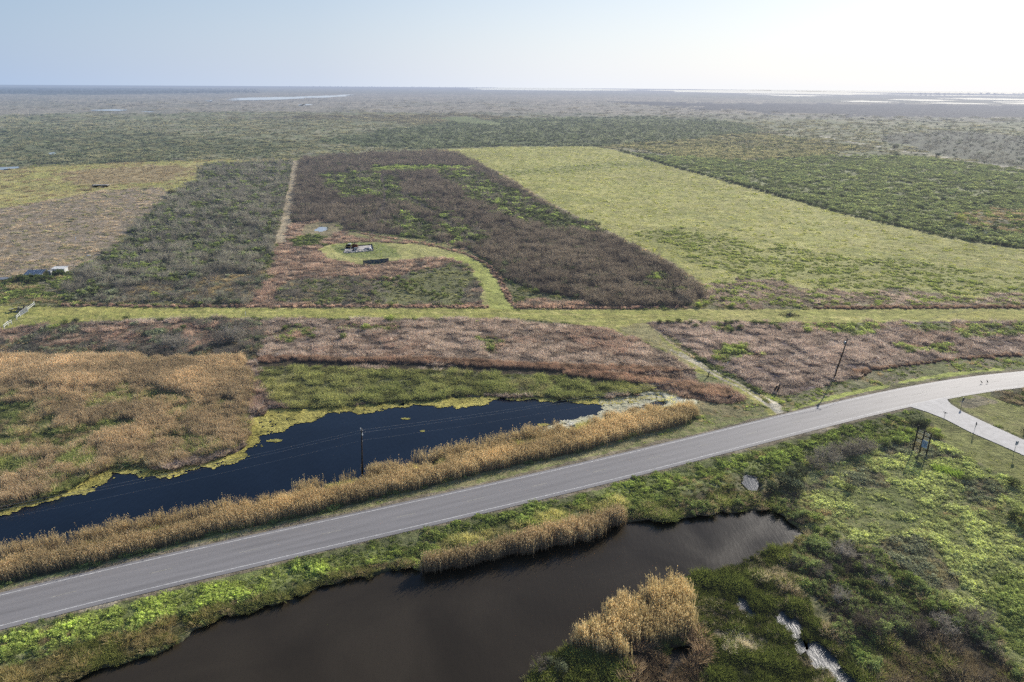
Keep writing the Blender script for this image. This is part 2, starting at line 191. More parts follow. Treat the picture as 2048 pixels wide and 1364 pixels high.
layer('lane mouth', P((1536,806),(1552,804),(1572,820),(1585,826),(1560,834),(1545,826)), .8, ('#c0b49c','#b0a48c'), 4, (), 0, part='dirt_lane')
layer('lane bank', P((1390,745),(1430,755),(1490,790),(1530,815),(1545,836),(1500,848),(1450,850),(1420,838),(1400,810),(1470,802),(1482,792),(1440,778),(1390,768)), 1.5, ('#66753a','#7a7c48','#8c8058'), 5, ((.5,'weed','verge_weeds',.5,.9,GREEN+LIME,1),(.5,'tuft','marsh_grass',.4,.7,DRY,1)), 1)
layer('lane right bank', P((1395,716),(1460,750),(1520,780),(1552,800),(1560,806),(1530,796),(1470,765),(1410,733)), .8, ('#4c5a30',), 4, ((1,'weed','verge_weeds',.9,1.5,('#4f6434','#5d6c3c'),1),), 1.3)
layer('tan flat', P((1330,800),(1400,800),(1480,812),(1520,830),(1480,848),(1380,872),(1330,850)), 2, ('#8a7a54','#7c7448','#96845c'), 4, ((.7,'tuft','verge_weeds',.35,.6,DRY,1),(.3,'weed','verge_weeds',.5,.9,GREEN,1)), 1)
layer('lane yellow', P((1524,784),(1548,790),(1576,806),(1580,812),(1560,808),(1530,796)), .6, ('#848c3c',), 3, ((1,'weed','verge_weeds',.4,.7,('#8a9444','#7c8a3e'),1),), 1.2)
layer('right verge n', P((1560,812),(1590,790),(1640,778),(1700,762),(1780,738),(1900,722),(2048,716),(2500,700),(2500,760),(2048,744),(1940,752),(1793,777),(1646,814),(1565,836)), 1.5, ('#74744a','#66703c','#857c5a','#7a6c52'), 7,
      ((.5,'weed','verge_weeds',.5,1.1,('#66783a','#7a8844'),1),(.5,'tuft','verge_weeds',.3,.55,DRY,1)), .9)
layer('lime edge', None, .8, ('#98a83c','#86983c'), 8, ((1,'lawn','verge_weeds',.8,1.3,('#a4b440','#94a83c'),1.1),), 1, line=P((1590,822),(1646,806),(1793,769),(1850,758),(1910,749),(2000,740)), w=1.8)
layer('left reed land', P((-800,1010),(-800,745),(0,722),(150,716),(300,720),(480,724),(510,738),(514,790),(500,832),(492,880),(445,906),(335,936),(240,930),(200,950),(130,985),(0,1018),(-300,1110)), 1.5,
      ('#54603a','#6a6442','#4a5632'), 7, ((.42,'reed','reed_bed',.5,.9,REEDL,1),(.28,'tuft','reed_bed',1,1.5,DRY+('#8c8c58',),1.1),(.30,'sedge','reed_bed',1,1.6,('#65743e','#76804a','#566636'),1.1)), 1.25)
layer('left reed gap', P((-200,830),(0,800),(120,810),(130,840),(240,860),(120,900),(0,910),(-200,920)), 5, ('#6c7238','#545c34'), 6, ((.7,'sedge','reed_bed',.8,1.3,('#65743e','#76804a','#566636'),1),(.3,'tuft','reed_bed',1,1.4,DRY,1)), .9)
layer('left reed tall', P((-300,735),(0,724),(200,722),(480,728),(508,742),(512,780),(500,830),(440,800),(300,775),(0,775),(-300,790)), 3, ('#6a5c3c',), 7, ((1,'reed','reed_bed',.65,1.08,REEDL,1),), 2.0)
layer('north verge', P((-600,1330),(-600,1290),(0,1160),(200,1112),(500,1040),(700,998),(900,952),(1100,908),(1300,852),(1400,830),(1480,838),(1540,832),(1500,850),(1280,903),(1100,942),(850,996),(600,1051),(250,1133),(0,1191)), .8,
      ('#7f8048','#8c8054','#6c7a3c','#94885c'), 5, ((.45,'lawn','verge_weeds',.8,1.3,('#909050','#a09460','#848c44'),1),(.3,'weed','verge_weeds',.4,.75,('#6b8438','#5b7434','#84983e'),1),(.25,'tuft','verge_weeds',.25,.5,DRY,1)), 1.1)
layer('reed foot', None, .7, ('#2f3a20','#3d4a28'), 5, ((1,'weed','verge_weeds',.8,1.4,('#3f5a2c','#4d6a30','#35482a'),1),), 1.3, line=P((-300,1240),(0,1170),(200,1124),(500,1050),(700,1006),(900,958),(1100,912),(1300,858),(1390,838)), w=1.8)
layer('roadside reeds', P((-400,1240),(0,1143),(200,1098),(400,1055),(500,1028),(700,980),(900,936),(1100,886),(1250,846),(1330,828),(1375,822),(1392,830),(1370,848),(1300,862),(1100,914),(900,960),(700,1004),(500,1050),(200,1122),(0,1166),(-400,1264)), .6,
      ('#4a3c22',), 5, ((.96,'reed','roadside_reeds',.7,1.0,REED,1),(.04,'sedge','roadside_reeds',1,1.6,('#8a8a4a','#7a8040'),1)), 2.2)
layer('reed back scum', P((-400,1200),(0,1124),(200,1082),(400,1038),(500,1012),(700,964),(900,916),(1100,866),(1180,846),(1230,836),(1290,818),(1345,806),(1390,812),(1380,822),(1330,830),(1250,848),(1100,888),(900,938),(700,982),(500,1030),(200,1100),(0,1145),(-400,1240)), .6,
      ('#a09a5c','#8c8650','#b0a878'), 4, ((.72,'sedge','roadside_reeds',.7,1.1,('#a39a58','#8c8650','#b4a86c','#96904c'),1.1),(.28,'reed','roadside_reeds',.55,.9,REED,1)), 1.3)
layer('scum flat', P((1215,832),(1228,812),(1200,800),(1270,788),(1300,782),(1350,790),(1395,800),(1380,812),(1330,812),(1280,824),(1240,838)), 2, ('#ccc4a8','#bcb48c','#dcd4bc'), 3, ((.6,'sedge','green_marsh',.4,.7,('#a09c68','#b0aa80'),1),(.4,'tuft','green_marsh',.3,.5,DRY,1)), .2)
layer('south verge', P((-600,1420),(-600,1395),(0,1250),(250,1192),(500,1132),(900,1037),(1252,951),(1500,889),(1646,853),(1793,816),(1850,815),(1870,840),(1800,900),(1760,890),(1640,930),(1560,950),(1480,960),(1480,1000),(1400,1032),(1330,1046),(1240,1042),(1200,1070),(840,1148),(810,1134),(660,1168),(452,1232),(340,1291),(240,1330),(100,1380),(-600,1500)), 1,
      ('#4f6430','#5d6a38','#6a6c40','#465a2c'), 5, ((.62,'weed','verge_weeds',.8,1.5,('#557033','#47602c','#6a8238','#3d5228'),1),(.38,'tuft','verge_weeds',.35,.7,('#7a7648','#8c8254','#6a6c3e'),1)), 1.6)
layer('south shoulder', None, .5, ('#6f6048','#5f5a3c'), 4, ((.6,'tuft','verge_weeds',.3,.5,('#7a6a4c','#8c7a58'),1),(.4,'weed','verge_weeds',.4,.7,GREEN,1)), 1, line=P((-300,1330),(0,1258),(250,1200),(500,1140),(900,1045),(1252,959),(1500,897),(1646,861),(1793,822)), w=1.8)
layer('south lime', None, 2, ('#66783a','#72843e'), 4, ((.85,'weed','verge_weeds',.7,1.2,('#748a3a','#829842','#64782f','#566c2c'),1),(.15,'tuft','verge_weeds',.3,.6,DRY,1)), 1.5, line=P((-200,1340),(0,1300),(150,1262),(330,1216),(500,1172),(640,1140),(770,1110)), w=5.5)
layer('south lime b', None, 2, ('#66783a','#72843e'), 4, ((.8,'weed','verge_weeds',.7,1.2,('#6c8238','#7a9040','#5c7230','#50662c'),1),(.2,'tuft','verge_weeds',.3,.6,DRY,1)), 1.5, line=P((1230,990),(1330,968),(1420,945),(1500,930)), w=6)
layer('south pale', P((860,1085),(1000,1052),(1120,1020),(1240,1000),(1270,1020),(1250,1040),(1180,1030),(1000,1078),(880,1110)), 1, ('#7c7c48','#6c7040'), 4, ((.55,'tuft','verge_weeds',.7,1.1,('#a09660','#8c8a50'),1),(.45,'sedge','verge_weeds',.6,1,('#7c8448','#6c7a40'),1)), 1.4)
layer('south dry bank', P((-600,1480),(-600,1440),(0,1340),(120,1300),(260,1262),(360,1232),(450,1214),(452,1236),(340,1294),(240,1334),(100,1384),(-600,1510)), 1.2, ('#6f6038','#5c5830','#7c6a44'), 5, ((.6,'tuft','bank_grass',.7,1.2,('#8c7646','#9c8658','#6c6434','#a48c5c'),1.1),(.4,'sedge','bank_grass',.6,1,('#6c6c30','#5a6228'),1)), 1.6)
layer('bank', None, .8, ('#3c4424',), 4, ((.7,'sedge','bank_grass',.7,1.15,('#4a5a28','#5c6834','#76703c','#3c4c24'),1),(.3,'tuft','bank_grass',.6,1,DRY,1)), 1.5, line=P((452,1230),(520,1208),(600,1188),(660,1164),(740,1146),(810,1132)), w=2.6)
layer('bank east', P((1240,1042),(1260,1020),(1330,1004),(1400,990),(1470,965),(1486,985),(1515,985),(1560,990),(1580,1010),(1565,1030),(1540,1022),(1500,1026),(1450,1026),(1400,1032),(1330,1048),(1275,1042)), 1, ('#4a4a2c','#5c5236'), 4,
      ((.5,'sedge','bank_grass',.8,1.3,('#4c5c2a','#5c6c34','#76703c'),1),(.25,'tuft','bank_grass',.8,1.2,('#a08a6c','#86705a'),1),(.25,'leafy','bank_grass',.5,.8,('#4c6430','#5c7438'),1)), 1.6)
layer('pond reeds', P((826,1146),(850,1130),(930,1112),(1000,1096),(1060,1080),(1130,1062),(1190,1046),(1232,1034),(1250,1040),(1232,1056),(1195,1074),(1130,1090),(1060,1106),(1000,1120),(930,1136),(850,1152)), .6, ('#3c2f1c',), 5, ((1,'reed','pond_reeds',.82,1.1,('#9a8468','#8a745a','#a69074','#7a664e','#a69068'),1),), 1.5)
layer('big field', P((1590,960),(1640,935),(1760,892),(1800,905),(1850,880),(1895,892),(1970,933),(2048,974),(2500,1200),(2500,1700),(2100,1500),(2048,1364),(1960,1240),(1880,1200),(1820,1150),(1720,1100),(1640,1080),(1600,1060),(1575,1020)), 1.5,
      ('#6c7a3c','#5d6e36','#7b7c46','#738440'), 6, ((.74,'weed','creeping_weeds',.6,1.25,('#8a9258','#7e8a4e','#969c62','#727e4a'),1.15),(.2,'tuft','creeping_weeds',.4,.7,('#8f8f60','#9a986a','#808252'),1),(.06,'tuft','creeping_weeds',.4,.7,DRY,1)), 1.6)
layer('big field lime', P((1960,1190),(2048,1170),(2300,1230),(2300,1400),(2080,1330),(1990,1260)), 3, ('#5c8030','#6f9038'), 4, ((1,'weed','creeping_weeds',.9,1.4,('#6c8040','#788a46','#5c7038'),1),), 1.6)
for q in (P((1770,890),(1850,880),(1895,905),(1920,915),(1870,925),(1780,905)), P((1690,960),(1760,948),(1780,975),(1720,990)), P((1900,955),(2000,965),(2030,1000),(1950,1000)), P((1740,1075),(1830,1085),(1900,1160),(1860,1170),(1790,1130)), P((1600,980),(1660,945),(1680,965),(1640,990))):
    layer('big field dry', q, 4, ('#75684a','#665e42'), 4, ((.35,'tuft','creeping_weeds',.5,.8,('#85785e','#787050','#90866a'),1),(.65,'weed','creeping_weeds',.8,1.3,SAGE,1)), 1.5)
layer('brush', P((1540,1010),(1580,985),(1600,1010),(1620,1060),(1690,1090),(1790,1135),(1880,1200),(1960,1245),(2060,1370),(2300,1700),(1700,1700),(1740,1364),(1680,1290),(1620,1200),(1560,1150),(1500,1128),(1565,1090),(1598,1074),(1586,1050),(1566,1030)), 2,
      ('#3c3c28','#4a4434','#34402a'), 5, ((.12,'twig','marsh_brush',.4,.75,('#5c544e','#504842','#6a625a'),1),(.34,'leafy','marsh_brush',.5,.95,('#56683c','#667c42','#4c5e38'),1),(.3,'tuft','marsh_brush',.7,1.2,('#8c7a60','#76664c','#a09078'),1),(.2,'weed','marsh_brush',1,1.7,('#5c7834','#48602c'),1)), 1.7)
layer('brush low', P((1740,1290),(1840,1260),(1960,1290),(2100,1400),(2200,1700),(1700,1700),(1730,1364)), 3, ('#3a3426','#4a4030','#3a3c24'), 5, ((.1,'twig','marsh_brush',.35,.7,('#5c5048','#4c423c'),1),(.5,'tuft','marsh_brush',.7,1.2,('#7c6850','#66563f','#90806a'),1),(.3,'sedge','marsh_brush',.7,1.1,('#4c5a28','#5c6c30'),1)), 1.7)
layer('sedge marsh', P((1400,1152),(1480,1122),(1560,1092),(1600,1078),(1590,1120),(1600,1170),(1640,1240),(1700,1300),(1760,1370),(1800,1480),(1000,1480),(1040,1400),(1060,1360),(1092,1318),(1130,1300),(1290,1322),(1390,1262),(1372,1222),(1362,1176)), 1.2,
      ('#2c3418','#3a3a20','#4a4230'), 4, ((.74,'sedge','sedge_marsh',.8,1.25,('#4a5c22','#3c4e1e','#5c6a2a','#6a6a34'),1),(.26,'tuft','sedge_marsh',.6,1.1,('#a0927c','#8c7c62','#b4a890'),1)), 1.5)
layer('sedge dry', P((1540,1150),(1590,1160),(1640,1240),(1700,1290),(1680,1310),(1600,1220),(1545,1185)), 3, ('#5a4e3c',), 4, ((.6,'tuft','sedge_marsh',.8,1.3,('#9c8870','#86745c','#b0a08c'),1),(.4,'sedge','sedge_marsh',.7,1.1,('#5c6230','#6a6838'),1)), 1.5)
layer('sedge pale', P((1430,1262),(1500,1252),(1540,1280),(1560,1310),(1500,1330),(1430,1310)), 3, ('#6a604c',), 4, ((.6,'tuft','sedge_marsh',.6,1,('#b0a490','#a09480','#8c8068'),1),(.4,'sedge','sedge_marsh',.7,1.,('#5c6c34',),1)), 1.3)
layer('reed isle', REEDISLE, 1.3, ('#2c2416',), 4, ((1,'reed','reed_island',.45,1.25,('#a4906e','#94805e','#b09c7c','#857252'),1),), .95)
layer('fallen reeds', P((1250,1300),(1330,1290),(1390,1270),(1420,1300),(1390,1400),(1220,1400)), 2, ('#2e261c',), 4, ((.7,'tuft','reed_island',1,1.6,('#8c7058','#76604c','#a08468'),1),(.3,'sedge','sedge_marsh',.6,1,('#4c5c28',),1)), 1.1)
layer('road shoulder', None, .55, ('#8c7c64','#7c6c54','#9a8c74'), 3, ((.6,'tuft','verge_weeds',.15,.3,DRY,1),(.4,'weed','verge_weeds',.25,.5,GREEN,1)), .5, line=ROAD, w=9.7)
layer('side verge', P((1846,828),(1862,826),(1890,838),(1940,864),(1998,889),(2048,911),(2400,1080),(2400,1180),(2048,974),(1970,934),(1900,895),(1882,872),(1864,848)), .5, ('#7c7f38','#858442','#747a36','#8c8448'), 6,
      ((1,'lawn','side_lawn',.7,1.1,('#858a3e','#7a8238','#928e4c'),1.1),), 1, part='grass_verge')
layer('side verge n', P((1893,797),(1940,790),(2048,776),(2400,745),(2400,1050),(2048,879),(1969,843),(1925,822),(1902,808)), .5, ('#7c7f38','#858442','#8a8048'), 6, ((1,'lawn','side_lawn',.7,1.1,('#858a3e','#7a8238','#928e4c'),1.1),), 1, part='grass_verge')
layer('side verge brown', P((1903,802),(1950,793),(1990,800),(2010,808),(1960,818),(1922,818)), 1.5, ('#8f8060','#988a6c'), 5, ((1,'lawn','side_lawn',.6,1,('#988660','#8a7a52'),1),), .8, part='grass_verge')
layer('side scrub', P((1976,784),(2048,776),(2300,760),(2300,880),(2048,815),(2010,806),(1985,796)), 1, ('#5a5c3c','#66583f'), 4, ((.5,'weed','verge_weeds',.8,1.3,('#566a34','#4a5a30'),1),(.5,'tuft','verge_weeds',.6,1,('#7c6c54','#8c7862'),1)), 1.4)
def land(x, y):
    """land cover index of every point and how far it lies inside"""
    idx = np.zeros(len(x), int)
    wig1 = fbm(x/9, y/9, 5, 4)-.5; wig2 = fbm(x/70, y/70, 6, 4)-.5; wig3 = fbm(x/2., y/2., 9, 3)-.5
    for k, L in enumerate(LAY):
        if k == 0: continue
        if L['line'] is not None: d = sdist(L['line'], x, y, False, L['w']+4)-L['w']/2
        else: d = sdist(L['poly'], x, y, True, L['amp']+3)
        w = wig2*L['amp']*2.2+wig1*L['amp']*.6 if L['amp'] > 12 else wig1*L['amp']*1.8+wig3*min(L['amp'], 1.5)*.9
        idx[d+w < 0] = k
    return idx
def ground_colour(x, y, idx):
    c = np.zeros((len(x), 3))
    for k in np.unique(idx):
        m = idx == k; L = LAY[k]; X, Y = x[m], y[m]; s = L['sc']
        t = fbm(X/s, Y/s, 40+k, 5, .62)*.8+fbm(X/(s*.12), Y/(s*.12), 80+k, 3)*.35-.07
        if L['part'] == 'mown_track': t = .45*t+.55*fbm(X/30, Y/1.1, 95, 3)
        col = palette(L['pal'], t)*(.72+.5*fbm(X/1.3, Y/1.3, 3, 3)[:, None])
        c[m] = col
    return c
def water_depth(x, y):
    """negative = under water (signed distance to the nearest shore)"""
    w = (fbm(x/2.4, y/2.4, 21, 4)-.5)*1.5
    d = np.minimum(sdist(UPPER, x, y)+w, sdist(LOWER, x, y)+w)
    d = np.maximum(d, -sdist(ISLE, x, y)-w*.6); d = np.maximum(d, -np.where(sdist(REEDISLE, x, y) < 1e8, sdist(REEDISLE, x, y), 1e9)-w*.3)
    for q in PUD: d = np.minimum(d, sdist(q, x, y)+w*.9)
    return d
FAR_WATER = [P((1240,171),(1400,172),(1700,174),(2048,177),(2600,180),(2600,193),(2048,188.5),(1850,186),(1700,184.5),(1500,180),(1350,176.5)),
  P((450,200),(480,196),(560,194),(640,192),(700,189),(712,190),(690,192),(610,197),(540,200),(470,201)),
  P((180,220),(230,218.5),(255,220),(240,222),(190,222)), P((595,209),(620,208),(622,210),(600,211)), P((280,223),(310,223),(300,224.5)), P((-40,338),(0,335),(38,333),(40,336),(0,340),(-40,343)),
  P((96,306),(112,304),(112,308),(98,310)), P((410,201),(424,200),(418,203)),
  P((935,177),(1000,175),(1100,176),(1200,177.5),(1280,180.5),(1180,181.5),(1050,180.5),(960,179.5)),
  P((1290,180),(1500,180),(1700,185),(1800,188),(1700,190),(1500,186.5),(1350,184)),
  P((1500,188),(1600,190),(1660,191.5),(1600,193),(1540,191)), P((1680,202),(1720,201),(1800,204),(1760,205),(1700,204)),
  P((1780,198),(1860,199),(1920,201),(1880,203),(1800,201)), P((1840,205.5),(1900,205),(1990,208),(1960,209),(1860,207)), P((1880,196),(1960,196),(2100,199),(2400,203),(2400,205),(2050,201),(1930,199)),
  P((1980,203),(2060,203),(2060,205),(2000,205)), P((2000,207),(2060,205.5),(2300,210),(2100,211)), P((1760,189.5),(1900,190),(2400,195),(2400,198),(2048,192.5),(1850,191)),
  P((1930,447),(1948,449),(1960,452),(1945,452)), P((1958,462),(1985,461),(2008,465),(1990,467),(1965,466)), P((2025,477),(2048,477),(2070,481),(2040,480)), P((1990,455),(2030,466),(2024,469),(1998,462))]
# ------------------------------------------------------------------ materials
SUN_AZ, SUN_EL, SKYK = rad(36.5), rad(25), .095
def haze_group():  # paints haze glow onto surfaces, growing with distance from the world origin
    g = bpy.data.node_groups.new('painted_haze', 'ShaderNodeTree')
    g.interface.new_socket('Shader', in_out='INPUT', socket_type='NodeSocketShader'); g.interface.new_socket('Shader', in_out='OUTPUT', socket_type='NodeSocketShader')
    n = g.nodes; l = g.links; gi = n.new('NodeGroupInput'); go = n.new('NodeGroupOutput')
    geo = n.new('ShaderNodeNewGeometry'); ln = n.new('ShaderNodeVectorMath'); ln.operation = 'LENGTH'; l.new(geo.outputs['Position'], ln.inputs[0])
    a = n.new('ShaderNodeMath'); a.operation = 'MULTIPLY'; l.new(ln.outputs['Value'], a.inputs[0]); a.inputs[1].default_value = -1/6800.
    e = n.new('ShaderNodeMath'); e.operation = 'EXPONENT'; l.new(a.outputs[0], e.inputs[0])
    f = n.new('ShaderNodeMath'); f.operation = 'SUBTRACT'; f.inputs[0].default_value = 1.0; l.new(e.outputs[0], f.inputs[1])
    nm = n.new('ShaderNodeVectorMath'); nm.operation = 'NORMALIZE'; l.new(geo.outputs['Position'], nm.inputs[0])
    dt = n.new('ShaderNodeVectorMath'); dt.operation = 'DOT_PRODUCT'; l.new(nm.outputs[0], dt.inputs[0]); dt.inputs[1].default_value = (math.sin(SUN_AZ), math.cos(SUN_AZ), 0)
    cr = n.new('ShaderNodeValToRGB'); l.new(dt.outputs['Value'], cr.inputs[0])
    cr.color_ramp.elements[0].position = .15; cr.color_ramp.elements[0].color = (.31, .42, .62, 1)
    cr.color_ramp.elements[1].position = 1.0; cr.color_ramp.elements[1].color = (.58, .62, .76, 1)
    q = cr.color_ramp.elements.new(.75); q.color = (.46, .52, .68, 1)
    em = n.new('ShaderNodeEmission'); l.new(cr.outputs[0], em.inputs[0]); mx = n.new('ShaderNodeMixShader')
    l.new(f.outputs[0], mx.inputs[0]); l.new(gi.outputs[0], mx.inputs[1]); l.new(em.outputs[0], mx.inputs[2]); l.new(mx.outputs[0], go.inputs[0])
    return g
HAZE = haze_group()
def mat(name, haze=False):
    m = bpy.data.materials.new(name); m.use_nodes = True; n = m.node_tree.nodes; l = m.node_tree.links
    n.clear(); out = n.new('ShaderNodeOutputMaterial')
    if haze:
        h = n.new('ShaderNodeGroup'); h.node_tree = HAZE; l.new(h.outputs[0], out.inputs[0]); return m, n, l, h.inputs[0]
    return m, n, l, out.inputs[0]
def simple(name, col, rough=.7, var=.25, scale=6., metal=0., spec=.3, bump=0.):
    m, n, l, o = mat(name); b = n.new('ShaderNodeBsdfPrincipled'); tc = n.new('ShaderNodeTexCoord'); no = n.new('ShaderNodeTexNoise')
    no.inputs['Scale'].default_value = scale; no.inputs['Detail'].default_value = 6; l.new(tc.outputs['Object'], no.inputs['Vector'])
    mr = n.new('ShaderNodeMapRange'); mr.inputs['From Min'].default_value = .3; mr.inputs['From Max'].default_value = .7; mr.inputs['To Min'].default_value = 1-var; mr.inputs['To Max'].default_value = 1+var
    l.new(no.outputs[0], mr.inputs[0]); v = n.new('ShaderNodeVectorMath'); v.operation = 'SCALE'; v.inputs[0].default_value = col; l.new(mr.outputs[0], v.inputs['Scale'])
    l.new(v.outputs[0], b.inputs['Base Color']); b.inputs['Roughness'].default_value = rough; b.inputs['Metallic'].default_value = metal; b.inputs['Specular IOR Level'].default_value = spec
    if bump:
        bp = n.new('ShaderNodeBump'); bp.inputs['Strength'].default_value = bump; l.new(no.outputs[0], bp.inputs['Height']); l.new(bp.outputs[0], b.inputs['Normal'])
    l.new(b.outputs[0], o); return m
GAIN_G, GAIN_V = 1.34, 2.8
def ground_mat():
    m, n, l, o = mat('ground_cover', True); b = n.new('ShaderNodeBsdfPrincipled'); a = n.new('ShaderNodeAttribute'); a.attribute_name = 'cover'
    tc = n.new('ShaderNodeNewGeometry')
    def noi(sc, det=5):
        x = n.new('ShaderNodeTexNoise'); x.inputs['Scale'].default_value = sc; x.inputs['Detail'].default_value = det; x.inputs['Roughness'].default_value = .65; l.new(tc.outputs['Position'], x.inputs['Vector']); return x
    def rng(s, lo, hi):
        r = n.new('ShaderNodeMapRange'); r.inputs['From Min'].default_value = .3; r.inputs['From Max'].default_value = .7; r.inputs['To Min'].default_value = lo; r.inputs['To Max'].default_value = hi; l.new(s, r.inputs[0]); return r
    n1, n2, n3 = noi(1.6), noi(.09, 8), noi(.012, 8)
    r1, r2, r3 = rng(n1.outputs[0], .7, 1.3), rng(n2.outputs[0], .78, 1.22), rng(n3.outputs[0], .8, 1.2)
    p = n.new('ShaderNodeMath'); p.operation = 'MULTIPLY'; l.new(r1.outputs[0], p.inputs[0]); l.new(r2.outputs[0], p.inputs[1])
    p2 = n.new('ShaderNodeMath'); p2.operation = 'MULTIPLY'; l.new(p.outputs[0], p2.inputs[0]); l.new(r3.outputs[0], p2.inputs[1])
    v = n.new('ShaderNodeVectorMath'); v.operation = 'SCALE'; l.new(a.outputs['Vector'], v.inputs[0]); l.new(p2.outputs[0], v.inputs['Scale'])
    l.new(v.outputs[0], b.inputs['Base Color']); b.inputs['Roughness'].default_value = .95; b.inputs['Specular IOR Level'].default_value = .1
    bp = n.new('ShaderNodeBump'); bp.inputs['Strength'].default_value = .6; bp.inputs['Distance'].default_value = .25; l.new(n1.outputs[0], bp.inputs['Height'])
    bq = n.new('ShaderNodeBump'); bq.inputs['Strength'].default_value = .7; bq.inputs['Distance'].default_value = 2.5; l.new(n2.outputs[0], bq.inputs['Height']); l.new(bp.outputs[0], bq.inputs['Normal'])
    l.new(bq.outputs[0], b.inputs['Normal']); l.new(b.outputs[0], o); return m
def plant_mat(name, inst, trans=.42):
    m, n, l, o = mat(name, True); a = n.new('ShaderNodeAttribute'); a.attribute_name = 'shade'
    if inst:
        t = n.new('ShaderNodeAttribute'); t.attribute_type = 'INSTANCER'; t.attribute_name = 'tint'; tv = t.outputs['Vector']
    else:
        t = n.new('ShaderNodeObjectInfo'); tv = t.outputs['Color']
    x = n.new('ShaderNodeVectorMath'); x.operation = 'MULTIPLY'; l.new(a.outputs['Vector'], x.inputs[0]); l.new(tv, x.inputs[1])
    d = n.new('ShaderNodeBsdfDiffuse'); tr = n.new('ShaderNodeBsdfTranslucent'); mx = n.new('ShaderNodeMixShader'); mx.inputs[0].default_value = trans
    w = n.new('ShaderNodeVectorMath'); w.operation = 'MULTIPLY'; l.new(x.outputs[0], w.inputs[0]); w.inputs[1].default_value = (1.05, 1.05, .85)
    l.new(x.outputs[0], d.inputs[0]); l.new(w.outputs[0], tr.inputs[0]); l.new(d.outputs[0], mx.inputs[1]); l.new(tr.outputs[0], mx.inputs[2]); l.new(mx.outputs[0], o); return m
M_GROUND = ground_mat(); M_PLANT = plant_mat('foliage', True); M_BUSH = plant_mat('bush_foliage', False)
def water_mat(name, base, rough, bump, wscale=1.0, haze=False, spec=.5):
    m, n, l, o = mat(name, haze); b = n.new('ShaderNodeBsdfPrincipled'); b.inputs['Base Color'].default_value = (*base, 1); b.inputs['Roughness'].default_value = rough; b.inputs['IOR'].default_value = 1.33; b.inputs['Specular IOR Level'].default_value = spec
    g = n.new('ShaderNodeNewGeometry'); mp = n.new('ShaderNodeMapping'); mp.inputs['Rotation'].default_value = (0, 0, rad(28)); mp.inputs['Scale'].default_value = (2.2*wscale, .55*wscale, 1); l.new(g.outputs['Position'], mp.inputs[0])
    no = n.new('ShaderNodeTexNoise'); no.inputs['Scale'].default_value = 1.0; no.inputs['Detail'].default_value = 4; no.inputs['Roughness'].default_value = .6; l.new(mp.outputs[0], no.inputs['Vector'])
    bp = n.new('ShaderNodeBump'); bp.inputs['Strength'].default_value = bump; bp.inputs['Distance'].default_value = .25; l.new(no.outputs[0], bp.inputs['Height']); l.new(bp.outputs[0], b.inputs['Normal'])
    nw = n.new('ShaderNodeTexNoise'); nw.inputs['Scale'].default_value = .045; nw.inputs['Detail'].default_value = 5; nw.inputs['Distortion'].default_value = 1.2; l.new(g.outputs['Position'], nw.inputs['Vector'])
    mr = n.new('ShaderNodeMapRange'); mr.inputs['From Min'].default_value = .35; mr.inputs['From Max'].default_value = .65; mr.inputs['To Min'].default_value = rough*.75; mr.inputs['To Max'].default_value = rough*1.2; l.new(nw.outputs[0], mr.inputs[0]); l.new(mr.outputs[0], b.inputs['Roughness'])
    mb = n.new('ShaderNodeMapRange'); mb.inputs['From Min'].default_value = .35; mb.inputs['From Max'].default_value = .65; mb.inputs['To Min'].default_value = .85; mb.inputs['To Max'].default_value = 1.2; l.new(nw.outputs[0], mb.inputs[0])
    vb = n.new('ShaderNodeVectorMath'); vb.operation = 'SCALE'; vb.inputs[0].default_value = base; l.new(mb.outputs[0], vb.inputs['Scale']); l.new(vb.outputs[0], b.inputs['Base Color'])
    l.new(b.outputs[0], o); return m
# ------------------------------------------------------------------ object helpers
def tag(o, label=None, cat=None, group=None, kind=None):
    if label: o['label'] = label
    if cat: o['category'] = cat
    if group: o['group'] = group
    if kind: o['kind'] = kind
    return o
def mesh_np(name, V, Fq, m, smooth=False, attrs=None):
    me = bpy.data.meshes.new(name); V = np.asarray(V, np.float32); Fq = np.asarray(Fq, np.int32); k = Fq.shape[1]
    me.vertices.add(len(V)); me.vertices.foreach_set('co', V.ravel()); me.loops.add(Fq.size); me.loops.foreach_set('vertex_index', Fq.ravel())
    me.polygons.add(len(Fq)); me.polygons.foreach_set('loop_start', np.arange(0, Fq.size, k, dtype=np.int32)); me.polygons.foreach_set('loop_total', np.full(len(Fq), k, np.int32))
    if smooth: me.polygons.foreach_set('use_smooth', np.ones(len(Fq), bool))
    for an, av in (attrs or {}).items():
        at_ = me.attributes.new(an, 'FLOAT_VECTOR', 'POINT'); at_.data.foreach_set('vector', np.asarray(av, np.float32).ravel())
    me.update(calc_edges=True); me.validate(); me.materials.append(m); return me
def link(name, me, parent=None, loc=(0, 0, 0), rz=0):
    o = bpy.data.objects.new(name, me); COL.objects.link(o); o.location = loc; o.rotation_euler = (0, 0, rz)
    if parent: o.parent = parent
    return o
def empty(name, loc, rz=0, **k): return tag(link(name, None, None, loc, rz), **k)
